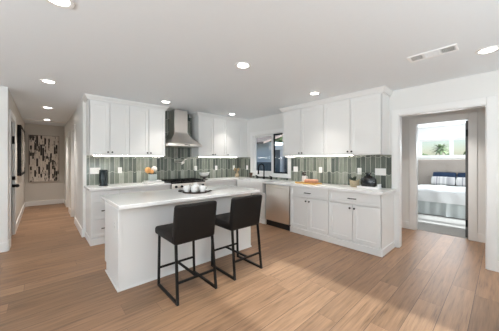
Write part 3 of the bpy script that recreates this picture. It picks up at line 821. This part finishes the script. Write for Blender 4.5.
# ------------------------------------------------------------------ things on the back counter
can = thing('canister', 'dark glossy cylinder canister on the left end of the back counter', 'canister', (0.805, 4.72, Z1))
can.scale = (1.12, 1.12, 1.06)
M['darkglaze'] = mat('dark_teal_glaze', srgb(26, 36, 40), 0.12, noise=0.25, nscale=14)
part('foot', MB().lathe([(0, 0), (0.066, 0), (0.066, 0.012), (0.05, 0.02), (0.05, 0.03), (0, 0.03)]), M['darkglaze'], can)
part('jar', MB().lathe([(0, 0.03), (0.058, 0.03), (0.062, 0.045), (0.062, 0.225), (0.056, 0.235), (0, 0.235)]), M['darkglaze'], can)
part('lid', MB().lathe([(0.057, 0.235), (0.06, 0.24), (0.058, 0.26), (0.045, 0.268), (0, 0.27)]), M['darkglaze'], can)

def slab_book(label, x, y, z, w, d, h, rz, m):
    t = thing('book', label, 'book', (x, y, z), rz, 'white books under the flower box')
    part('cover', MB().box(-w / 2, w / 2, -d / 2, d / 2, 0, 0.003).box(-w / 2, w / 2, -d / 2, d / 2, h - 0.003, h).box(-w / 2, w / 2, d / 2 - 0.003, d / 2, 0.003, h - 0.003), m, t)
    part('pages', MB().box(-w / 2 + 0.004, w / 2 - 0.004, -d / 2 + 0.004, d / 2 - 0.003, 0.003, h - 0.003), M['plate'], t)
M['bookwhite'] = mat('white_book_cloth', (0.78, 0.77, 0.75, 1), 0.6, noise=0.05, nscale=40)
slab_book('bottom white book lying under the flower box, left of the range', 1.65, 4.69, Z1, 0.34, 0.24, 0.026, 0.05, M['bookwhite'])
slab_book('top white book directly below the flower box', 1.64, 4.69, Z1 + 0.026, 0.29, 0.21, 0.022, -0.06, M['bookwhite'])
M['sagebox'] = mat('pale_grey_glaze', srgb(178, 186, 182), 0.4, noise=0.06, nscale=15)
fb = thing('flower_box', 'pale grey square vase of orange and white blooms on white books', 'vase', (1.635, 4.69, Z1 + 0.048))
part('vase', MB().box(-0.072, 0.072, -0.05, 0.05, 0, 0.125, 0.008), M['sagebox'], fb)
M['orange'] = mat('orange_petals', srgb(216, 160, 100), 0.7, noise=0.2, nscale=30)
M['whitepetal'] = mat('white_petals', srgb(235, 230, 222), 0.7, noise=0.06, nscale=30)
def bloom(c, r, m, nm):
    mb = MB()
    for k in range(26):
        z = 1 - 2 * (k + 0.5) / 26; a = k * 2.4
        q = math.sqrt(1 - z * z)
        mb.ball((c[0] + q * math.cos(a) * r * 0.68, c[1] + q * math.sin(a) * r * 0.68, c[2] + z * r * 0.68), r * 0.4, 7, 5)
    part(nm, mb, m, fb)
bloom((-0.085, 0, 0.205), 0.058, M['orange'], 'orange_bloom')
bloom((-0.025, -0.03, 0.175), 0.042, M['orange'], 'orange_bloom')
bloom((0.035, 0, 0.225), 0.055, M['whitepetal'], 'white_bloom')
m = MB()
for c_ in ((-0.085, 0, 0.16), (0.035, 0, 0.18), (-0.02, -0.02, 0.15), (0.05, 0.01, 0.15), (-0.05, 0.02, 0.14)): m.tube([(c_[0] * 0.4, 0, 0.1), c_], 0.004, 6)
for k in range(8):
    a = k * 0.8; m.ball((0.05 * math.cos(a), 0.035 * math.sin(a), 0.135), (0.028, 0.022, 0.014), 7, 5)
part('leaves', m, M['leaf'], fb)

bw = thing('footed_bowl', 'white scalloped bowl on a dark wooden stand right of the range', 'bowl', (2.80, 4.66, Z1))
part('stand', MB().lathe([(0, 0), (0.085, 0), (0.085, 0.012), (0.03, 0.022), (0.03, 0.05), (0.1, 0.066), (0.1, 0.076), (0, 0.076)], n=24), M['darkwood'], bw)
def bfn(u, v):
    a = 2 * PI * u; r = 0.05 + 0.085 * v ** 0.6; lift = 0.02 * (abs(math.cos(a)) ** 6) * v
    return (r * math.cos(a), r * 0.7 * math.sin(a), 0.078 + 0.082 * v ** 1.4 + lift)
part('bowl', MB().grid(40, 8, bfn).lathe([(0, 0.077), (0.05, 0.078)], n=24, sy=0.7), M['ceramic'], bw)

cv = thing('dried_stem_vase', 'small tan vase with dried stems in the counter corner', 'vase', (3.86, 4.75, Z1))
M['tan'] = mat('tan_stoneware', srgb(168, 152, 128), 0.7, noise=0.15, nscale=20)
M['dry'] = mat('dried_seed_heads', srgb(176, 150, 112), 0.8, noise=0.25, nscale=30)
part('vase', MB().lathe([(0, 0), (0.04, 0), (0.058, 0.04), (0.05, 0.09), (0.026, 0.12), (0.03, 0.135), (0.022, 0.135), (0.02, 0.12), (0, 0.11)]), M['tan'], cv)
m = MB()
for k in range(11):
    a = k * 2.4; r = 0.03 + 0.07 * ((k * 7) % 11) / 11; z = 0.19 + 0.05 * ((k * 5) % 11) / 11
    p = (r * math.cos(a), r * math.sin(a), z)
    m.tube([(0, 0, 0.12), (p[0] * 0.5, p[1] * 0.5, 0.16), p], 0.002, 5); m.ball(p, (0.014, 0.014, 0.022), 7, 5)
part('dried_stems', m, M['dry'], cv)
pt2 = thing('small_pot', 'small brown pot with a dark rim on the kitchen window sill', 'pot', (4.075, 4.44, Z1))
M['brown'] = mat('brown_earthenware', srgb(88, 62, 50), 0.5, noise=0.2, nscale=20)
part('pot', MB().lathe([(0, 0), (0.02, 0), (0.014, 0.03), (0.014, 0.05), (0.036, 0.07), (0.044, 0.1), (0.046, 0.125), (0.04, 0.125), (0.036, 0.1), (0, 0.08)], n=20), M['brown'], pt2)
part('rim', MB().lathe([(0.046, 0.118), (0.049, 0.12), (0.049, 0.13), (0.04, 0.13), (0.04, 0.124)], n=20), M['black'], pt2)

# ------------------------------------------------------------------ things on the right counter
bd = thing('cutting_board', 'yellow maple cutting board under the pink loaf and creamer', 'cutting board', (3.82, 2.49, Z1), RT)
part('board', MB().box(-0.25, 0.19, -0.13, 0.13, 0, 0.02, 0.006), M['yellowwood'], bd)
part('board_handle', MB().box(-0.33, -0.25, -0.03, 0.03, 0.002, 0.018, 0.006), M['yellowwood'], bd)
single('bread_loaf', MB().box(-0.13, 0.13, -0.055, 0.055, 0, 0.07, 0.024, 4), M['bread'], 'pinkish brown loaf lying on the yellow cutting board', 'bread', (3.80, 2.44, Z1 + 0.02), RT)
cr = thing('creamer', 'white creamer jug with dark sprigs left on the cutting board', 'jug', (3.86, 2.64, Z1 + 0.02), RT)
part('jug', MB().lathe([(0, 0), (0.042, 0), (0.052, 0.02), (0.05, 0.07), (0.046, 0.105), (0.05, 0.12), (0.046, 0.12), (0.042, 0.105), (0.044, 0.06), (0, 0.02)]), M['ceramic'], cr)
part('jug_handle', MB().tube([(0.046, 0, 0.105), (0.075, 0, 0.11), (0.082, 0, 0.07), (0.07, 0, 0.035), (0.05, 0, 0.03)], 0.007, 8), M['ceramic'], cr)
m = MB()
for k in range(10):
    a = k * 2.4; p = Vector((0.034 * math.cos(a) - 0.01, 0.03 * math.sin(a), 0.15 + 0.02 * (k % 3)))
    m.tube([(0, 0, 0.06), p], 0.003, 5); m.ball(p, (0.016, 0.012, 0.014), 7, 5)
part('dark_sprigs', m, M['darkwood'], cr)

wp = thing('woven_planter', 'woven tan planter with small dark green plant on right counter', 'plant', (3.90, 1.672, Z1))
M['woven'] = mat('woven_seagrass', srgb(176, 160, 132), 0.85, noise=0.3, nscale=60, bump=0.5)
prof = [(0, 0), (0.05, 0)]
for k in range(10): prof.append((0.058 + 0.016 * math.sin(PI * k / 12) + (0.003 if k % 2 else 0), 0.006 + k * 0.0105))
prof += [(0.06, 0.11), (0.054, 0.106), (0.05, 0.09), (0, 0.09)]
part('basket', MB().lathe(prof, n=24), M['woven'], wp, ang=80)
for s in (-1, 1):
    part('basket_handle', MB().tube([(s * 0.045, -s * 0.045, 0.095), (s * 0.062, -s * 0.062, 0.115), (s * 0.055, -s * 0.055, 0.13), (s * 0.044, -s * 0.044, 0.105)], 0.006, 7), M['woven'], wp)
m = MB()
for k in range(34):
    a = k * 2.4; el = 0.25 + 1.2 * ((k * 13) % 34) / 34; L = 0.065 + 0.04 * ((k * 7) % 34) / 34
    d = Vector((math.cos(a) * math.cos(el), math.sin(a) * math.cos(el), math.sin(el)))
    s_ = d.cross(Vector((0, 0, 1))).normalized() * 0.017; b0 = Vector((0, 0, 0.095)); up = Vector((0, 0, 0.004))
    p1, p2 = b0 + d * L * 0.55, b0 + d * L
    A = [m.bm.verts.new(q) for q in (b0, p1 + s_, p2, p1 - s_)]; B = [m.bm.verts.new(q + up) for q in (b0, p1 + s_, p2, p1 - s_)]
    m.bridge(A, B); m.bm.faces.new(A[::-1]); m.bm.faces.new(B)
part('foliage', m, M['leaf'], wp)

ty = thing('marble_tray', 'low white tray with raised end under the black jar by the opening', 'tray', (3.90, 1.435, Z1), RT)
part('tray_base', MB().box(-0.165, 0.155, -0.075, 0.075, 0.0, 0.014, 0.004, 1), M['ceramic'], ty)
part('tray_rim', MB().box(-0.165, 0.155, -0.075, -0.063, 0.014, 0.03).box(-0.165, 0.155, 0.063, 0.075, 0.014, 0.03).box(-0.165, -0.153, -0.063, 0.063, 0.014, 0.03).box(0.14, 0.155, -0.063, 0.063, 0.014, 0.075), M['ceramic'], ty)
bj = thing('black_jar', 'squat black jar with a knob lid on the low white tray', 'jar', (3.90, 1.45, Z1 + 0.015), RT)
M['smoke'] = mat('smoked_black_glass', srgb(30, 34, 36), 0.1, noise=0.1, nscale=10, coat=0.3)
bj.scale = (1.22, 1.0, 0.94)
part('jar', MB().lathe([(0, 0), (0.07, 0), (0.092, 0.02), (0.1, 0.07), (0.098, 0.13), (0.08, 0.165), (0.04, 0.175), (0, 0.175)], n=28, sy=0.6), M['smoke'], bj)
part('lid', MB().lathe([(0.05, 0.172), (0.052, 0.19), (0.03, 0.2), (0.024, 0.21), (0.04, 0.225), (0.04, 0.24), (0.02, 0.25), (0, 0.25)], n=20), M['smoke'], bj)

# ------------------------------------------------------------------ hall pictures
art = thing('wall_art', 'large black and cream collage canvas on the hall end wall', 'painting', (0.052, HE, 0.72))
part('canvas', MB().box(-0.335, 0.335, -0.035, 0.0, 0.012, 1.40), M['art'], art)
M['artframe'] = mat('pale_wood_frame', srgb(150, 138, 126), 0.6, noise=0.1)
part('frame', MB().box(-0.352, -0.335, -0.042, 0, 0, 1.412).box(0.335, 0.352, -0.042, 0, 0, 1.412).box(-0.335, 0.335, -0.042, 0, 1.40, 1.412).box(-0.335, 0.335, -0.042, 0, 0, 0.012), M['artframe'], art)
art2 = thing('framed_picture', 'black framed picture seen edge-on on the hall left wall', 'painting', (HL, 6.70, 1.04), PI / 2)
w = 1.45
part('frame', MB().box(0, 0.05, -0.06, 0, 0, 1.06).box(w - 0.05, w, -0.06, 0, 0, 1.06).box(0.05, w - 0.05, -0.06, 0, 1.01, 1.06).box(0.05, w - 0.05, -0.06, 0, 0, 0.05), M['blackframe'], art2)
part('picture', MB().box(0.05, w - 0.05, -0.05, 0, 0.05, 1.01), M['art'], art2)

# ------------------------------------------------------------------ ceiling lamps and vent
def make_lamp(label, loc, watts=None):
    t = thing('recessed_light', label, 'ceiling light', loc, 0, 'round recessed ceiling lights')
    part('trim_ring', MB().lathe([(0.063, 0.0), (0.092, 0.0), (0.089, -0.008), (0.067, -0.006), (0.063, 0.0)], n=32), M['plate'], t)
    part('lens', MB().lathe([(0, -0.001), (0.064, -0.001), (0.064, -0.003), (0, -0.003)], n=32), M['lens'], t, 'glowing lens')
    d = bpy.data.lights.new('lamp_light', 'AREA'); d.shape = 'DISK'; d.size = 0.12; d.energy = watts or LAMP_W; d.spread = math.radians(85); d.color = (1, 0.95, 0.88)
    o = bpy.data.objects.new('lamp_light', d); COL.objects.link(o); o.location = (0, 0, -0.012); o.parent = t
    return t
LP = [('recessed light in the main ceiling nearest the camera, at the top left', 0.081, 2.045),
      ('recessed light in the ceiling just in front of the hall', 0.067, 4.247),
      ('second recessed light into the hall ceiling', 0.085, 6.339),
      ('farthest recessed light in the hall, near the collage canvas', 0.10, 8.20),
      ('recessed light in front of the cabinets left of the range hood', 1.721, 4.238),
      ('recessed light in the ceiling above the island', 1.727, 2.018),
      ('recessed light in front of the cabinets right of the range hood', 3.336, 4.30),
      ('recessed light in front of the right wall cabinets', 3.31, 2.066),
      ('recessed light beside the ceiling vent, near the cased opening', 3.305, 0.096)]
l0 = make_lamp(LP[0][0], (LP[0][1], LP[0][2], CZ))
l1 = make_lamp(LP[2][0], (LP[2][1], LP[2][2], CZ), 9.0)      # extra wattage added to brighten the hall
dup(l1, (LP[3][1], LP[3][2], CZ), 0, LP[3][0])
for lb, x, y in LP[1:2] + LP[4:]: dup(l0, (x, y, CZ), 0, lb)

vt = thing('ceiling_vent', 'white rectangular air vent with three louvre sections in the ceiling', 'vent', (2.985, 0.489, CZ), PI / 2)
L, Wd = 0.20, 0.085
m = MB(); m.box(-L, L, -Wd, -Wd + 0.018, -0.008, 0); m.box(-L, L, Wd - 0.018, Wd, -0.008, 0)
for x in (-L, -0.074, 0.056, L - 0.018): m.box(x, x + 0.018, -Wd + 0.018, Wd - 0.018, -0.008, 0)
M['ventwhite'] = mat('bright_white_vent_enamel', (0.97, 0.97, 0.97, 1), 0.5, noise=0.01)
part('frame', m, M['ventwhite'], vt)
M['duct'] = mat('grey_duct_shadow', (0.14, 0.14, 0.14, 1), 0.8, noise=0.1)
part('duct_shade', MB().box(-L + 0.01, L - 0.01, -Wd + 0.01, Wd - 0.01, -0.0015, -0.0005), M['duct'], vt)  # flat dark sheet painted as the shade inside the duct
def louvre(x0, x1, n, lean):
    m = MB()
    for k in range(n):
        x = x0 + (x1 - x0) * (k + 0.5) / n
        m.box(x - 0.0022, x + 0.0022, -Wd + 0.018, Wd - 0.018, -0.007, -0.002)
    return m
part('louvre_panel', louvre(-L + 0.018, -0.074, 8, 1), M['ventwhite'], vt)
mm = MB()
for k in range(6):
    y = -Wd + 0.022 + (2 * Wd - 0.044) * (k + 0.5) / 6; mm.box(-0.056, 0.056, y - 0.0035, y + 0.0035, -0.007, -0.002)
part('louvre_panel', mm, M['ventwhite'], vt)
part('louvre_panel', louvre(0.074, L - 0.018, 8, -1), M['ventwhite'], vt)

lv = thing('ceiling_vent', 'long narrow linear vent across the hall ceiling by the collage canvas', 'vent', (0.08, 8.5, CZ))
part('frame', MB().box(-0.42, 0.42, -0.06, -0.035, -0.008, 0).box(-0.42, 0.42, 0.035, 0.06, -0.008, 0).box(-0.42, -0.40, -0.035, 0.035, -0.008, 0).box(0.40, 0.42, -0.035, 0.035, -0.008, 0), M['plate'], lv)
part('duct_shade', MB().box(-0.40, 0.40, -0.035, 0.035, -0.002, -0.0005), M['duct'], lv)  # dark sheet in place of the shade behind the slot
part('louvre_blade', MB().box(-0.40, 0.40, -0.003, 0.003, -0.008, -0.002), M['plate'], lv)

# ------------------------------------------------------------------ bedroom
bed = thing('bed', 'bed with grey tufted headboard, white quilt and pale pleated skirt', 'bed', (9.26, 0.90, 0))
# local: head at x=0, foot at x=-2.06
m = MB(); m.box(0.0, 0.09, -0.95, 0.98, 0.02, 1.40, 0.025, 3)
part('headboard', m, M['linen'], bed)
for j in range(3):
    for k in range(7):
        part('tuft_button', MB().ball((-0.001, -0.72 + k * 0.24, 0.86 + j * 0.18), (0.008, 0.016, 0.016), 8, 5), M['linen'], bed)
part('mattress', MB().box(-2.04, -0.005, -0.78, 0.78, 0.3, 0.585, 0.05, 3), M['skirt'], bed)
def skirt_loop(z, amp):
    pts = []; n = 240
    per = [(-0.01, 0.79), (-2.05, 0.79), (-2.05, -0.79), (-0.01, -0.79)]
    segs = [(per[i], per[(i + 1) % 4]) for i in range(4)]
    for (a, b) in segs:
        a, b = Vector(a), Vector(b); d = (b - a); L_ = d.length; d.normalize(); nn = Vector((d.y, -d.x)) * -1
        k = int(L_ / 0.03)
        for i in range(k):
            s_ = i / k * L_; w_ = amp * math.sin(s_ * 2 * PI / 0.21)
            pin = -0.05 * math.exp(-((s_ - L_ / 2) / 0.035) ** 2) * amp / 0.018
            p = a + d * s_ - nn * (w_ + pin) * (-1)
            pts.append((p.x, p.y, z))
    return pts
part('bed_skirt', MB().loft([skirt_loop(0.012, 0.018), skirt_loop(0.2, 0.011), skirt_loop(0.40, 0.003)]), M['skirt'], bed, ang=70)
def quilt(u, v):                                       # u across (y), v along (x): drapes over foot and sides
    yy = -1.05 + 2.1 * u; xx = -0.45 - 1.88 * v
    top = 0.605; z = top; y = yy; x = xx
    if abs(yy) > 0.80: z -= (abs(yy) - 0.80); y = math.copysign(0.80 + 0.02 + 0.02 * (abs(yy) - 0.8), yy)
    if xx < -2.06: z -= (-2.06 - xx); x = -2.06 - 0.02 - 0.03 * (-2.06 - xx)
    rip = 0.008 * math.sin(9 * yy + 4 * xx) + 0.006 * math.sin(17 * yy - 7 * xx)
    if xx < -2.06: x += rip * 1.5
    elif abs(yy) > 0.8: y += rip
    else: z += rip + 0.006
    return (x, y, max(z, 0.3))
q = part('quilt', MB().grid(60, 60, quilt), M['quilt'], bed, ang=180)
sm = q.modifiers.new('thickness', 'SOLIDIFY'); sm.thickness = 0.012; sm.offset = 1
def pillow_mb(w, h, t, n=14):
    def top(s):
        def fn(u, v):
            a, b = 2 * u - 1, 2 * v - 1
            k = max(0, (1 - a ** 4) * (1 - b ** 4)) ** 0.5
            sx = 1 - 0.06 * (b * b) ; sy = 1 - 0.06 * (a * a)
            return (s * t / 2 * k, a * w / 2 * sx, (b * h / 2 * sy) + h / 2)
        return fn
    m = MB().grid(n, n, top(1)).grid(n, n, top(-1))
    bmesh.ops.remove_doubles(m.bm, verts=m.bm.verts[:], dist=1e-4)
    return m
def stripes_mat():
    m = mat('grey_striped_cotton', (1, 1, 1, 1), 0.9); g = NG(m); b = m.node_tree.nodes['Principled BSDF']
    x, y, z = g.xyz(); s1 = g.wn(g.comb(g.m('FLOOR', g.m('DIVIDE', y, 0.03)), 0.0))
    g.put(b.inputs['Base Color'], g.ramp(s1, [(0, srgb(150, 148, 152)), (0.4, srgb(196, 193, 194)), (0.75, srgb(214, 212, 211)), (1, srgb(170, 168, 170))]))
    return m
M['stripe'] = stripes_mat()
def pillow(label, y, x, z, w, h, t, tilt, m, grp):
    o = single('pillow', pillow_mb(w, h, t), m, label, 'pillow', (x, y, z), 0, grp, ang=70)
    o.rotation_euler = (0, tilt, 0); return o
pillow('navy pillow leaning on the left half of the grey headboard', 1.20, 9.12, 0.62, 0.57, 0.40, 0.13, 0.22, M['navy'], 'navy pillows')
pillow('navy pillow leaning on the right half of the grey headboard', 0.62, 9.12, 0.62, 0.57, 0.40, 0.13, 0.22, M['navy'], 'navy pillows')
pillow('grey striped pillow in front of the left navy pillow', 1.21, 8.96, 0.62, 0.57, 0.27, 0.13, 0.34, M['stripe'], 'striped pillows')
pillow('grey striped pillow in front of the right navy pillow', 0.63, 8.96, 0.62, 0.57, 0.27, 0.13, 0.34, M['stripe'], 'striped pillows')
passage_fill = make_lamp('added recessed light, out of view, brightening the passage to the bedroom', (4.83, 0.62, CZ), 9.0)  # unseen lamp added to brighten the passage

# ------------------------------------------------------------------ outdoors
M['soil'] = mat('dry_ground', srgb(150, 138, 116), 0.95, noise=0.2, nscale=2)
struct('floor_garden', MB().box(-30, 400, -60, 300, -0.3, -0.2), M['soil'])
M['paleblue'] = mat('pale_stucco', srgb(196, 210, 220), 0.9, noise=0.04, nscale=4)
M['shingle'] = mat('brown_shingle', srgb(92, 78, 72), 0.9, noise=0.25, nscale=9, aniso=(1, 6, 1))
M['slate'] = mat('slate_blue_siding', srgb(70, 88, 102), 0.8, noise=0.08, nscale=3)
nb = thing('neighbour_house', 'pale house with brown shingle roof seen through the kitchen window', 'house', (7.1, 7.7, -0.2))
part('wall', MB().box(0.0, 3.0, -1.25, 3.2, 1.5, 2.35), M['paleblue'], nb)
part('plinth_wall', MB().box(-0.02, 3.0, -1.25, 3.2, 0, 1.5), M['slate'], nb)
m = MB(); m.loft([[(-0.5, -1.25, 2.25), (-0.5, -1.25, 2.33), (2.2, -1.25, 3.2), (2.2, -1.25, 3.1)], [(-0.5, 3.6, 2.25), (-0.5, 3.6, 2.33), (2.2, 3.6, 3.2), (2.2, 3.6, 3.1)]])
part('roof', m, M['shingle'], nb)
sh = thing('garden_shed', 'slate blue shed with white beam and post outside the kitchen window', 'shed', (7.0, 5.2, -0.2))
part('wall', MB().box(0.1, 2.0, -1.2, 1.235, 0, 2.0), M['slate'], sh)
part('beam', MB().box(-0.1, 2.1, -1.3, 1.235, 2.0, 2.16), M['trim'], sh)
part('post', MB().box(-0.06, 0.06, 0.55, 0.67, 0, 2.0), M['trim'], sh)
def bush(name, label, loc, r, h, n, m=None, group=None, cat='bush'):
    rnd = random.Random(int(loc[0] * 13 + loc[1] * 7)); mb = MB()
    for k in range(n):
        a = rnd.uniform(0, 2 * PI); q = r * math.sqrt(rnd.random()) * 0.8; z = rnd.uniform(0.15, 0.85) * h
        s_ = rnd.uniform(0.25, 0.42) * min(r, h)
        mb.ball((q * math.cos(a), q * math.sin(a), z), (s_, s_, s_ * 0.8), 8, 6)
        for j in range(8):
            d = Vector((rnd.gauss(0, 1), rnd.gauss(0, 1), rnd.gauss(0, 1))).normalized() * s_
            mb.ball((q * math.cos(a) + d.x, q * math.sin(a) + d.y, z + d.z * 0.8), s_ * 0.28, 6, 4)
    t = thing(name, label, cat, loc, 0, group)
    part('foliage', mb, m or M['foliage'], t)
    part('trunk', MB().cyl((0, 0, -0.02), (0, 0, h * 0.5), 0.06 * r + 0.02), M['bark'], t)
    return t
bush('garden_tree', 'leafy green tree behind the shed beyond the kitchen window', (13.0, 9.4, -0.2), 2.4, 4.2, 26, cat='tree')
for i, (x, y, r, h, lb) in enumerate(((40, 9.8, 1.9, 3.3, 'low green shrub left of the palm beyond the bedroom window'), (47, 8.6, 1.3, 3.1, 'pale green shrub just left of the palm trunk'), (44, 4.6, 1.4, 3.0, 'green shrub just right of the palm trunk'), (52, 2.6, 1.7, 3.6, 'dark shrub at the right of the bedroom window view'))):
    bush('shrub', lb, (x, y, -0.2), r, h, 14, group='shrubs beyond the bedroom window')
pm = thing('palm_tree', 'palm tree with a round crown seen through the bedroom window', 'tree', (50, 6.9, -0.2))
part('trunk', MB().tube([(0, 0, 0), (0.05, 0.05, 1.8), (0, 0.08, 3.4)], 0.16, 10, radii=[0.22, 0.16, 0.17]), M['bark'], pm)
m = MB(); rnd = random.Random(3)
for k in range(46):
    a = k * 2.39996; el = math.radians(-50 + 125 * (k / 46)); L_ = rnd.uniform(1.0, 1.35)
    d0 = Vector((math.cos(a) * math.cos(el), math.sin(a) * math.cos(el), math.sin(el))); base_ = Vector((0, 0.08, 3.4)); prev = None
    side = d0.cross(Vector((0, 0, 1))); side = side.normalized() if side.length > 1e-3 else Vector((1, 0, 0))
    for s_ in range(6):
        f = s_ / 5; p = base_ + d0 * L_ * f + Vector((0, 0, -0.35 * f * f)); wv = 0.17 * math.sin(PI * min(1, 0.12 + f * 0.88)) + 0.01
        cur = [m.bm.verts.new(p + side * wv + Vector((0, 0, -0.08 * wv))), m.bm.verts.new(p + Vector((0, 0, 0.03))), m.bm.verts.new(p - side * wv)]
        if prev:
            for q in range(2): m.bm.faces.new((prev[q], prev[q + 1], cur[q + 1], cur[q]))
        prev = cur
part('fronds', m, M['palmleaf'], pm, ang=180)
pm.scale = (1.2, 1.2, 1.08)
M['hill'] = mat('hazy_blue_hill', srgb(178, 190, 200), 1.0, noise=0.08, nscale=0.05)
m = MB()
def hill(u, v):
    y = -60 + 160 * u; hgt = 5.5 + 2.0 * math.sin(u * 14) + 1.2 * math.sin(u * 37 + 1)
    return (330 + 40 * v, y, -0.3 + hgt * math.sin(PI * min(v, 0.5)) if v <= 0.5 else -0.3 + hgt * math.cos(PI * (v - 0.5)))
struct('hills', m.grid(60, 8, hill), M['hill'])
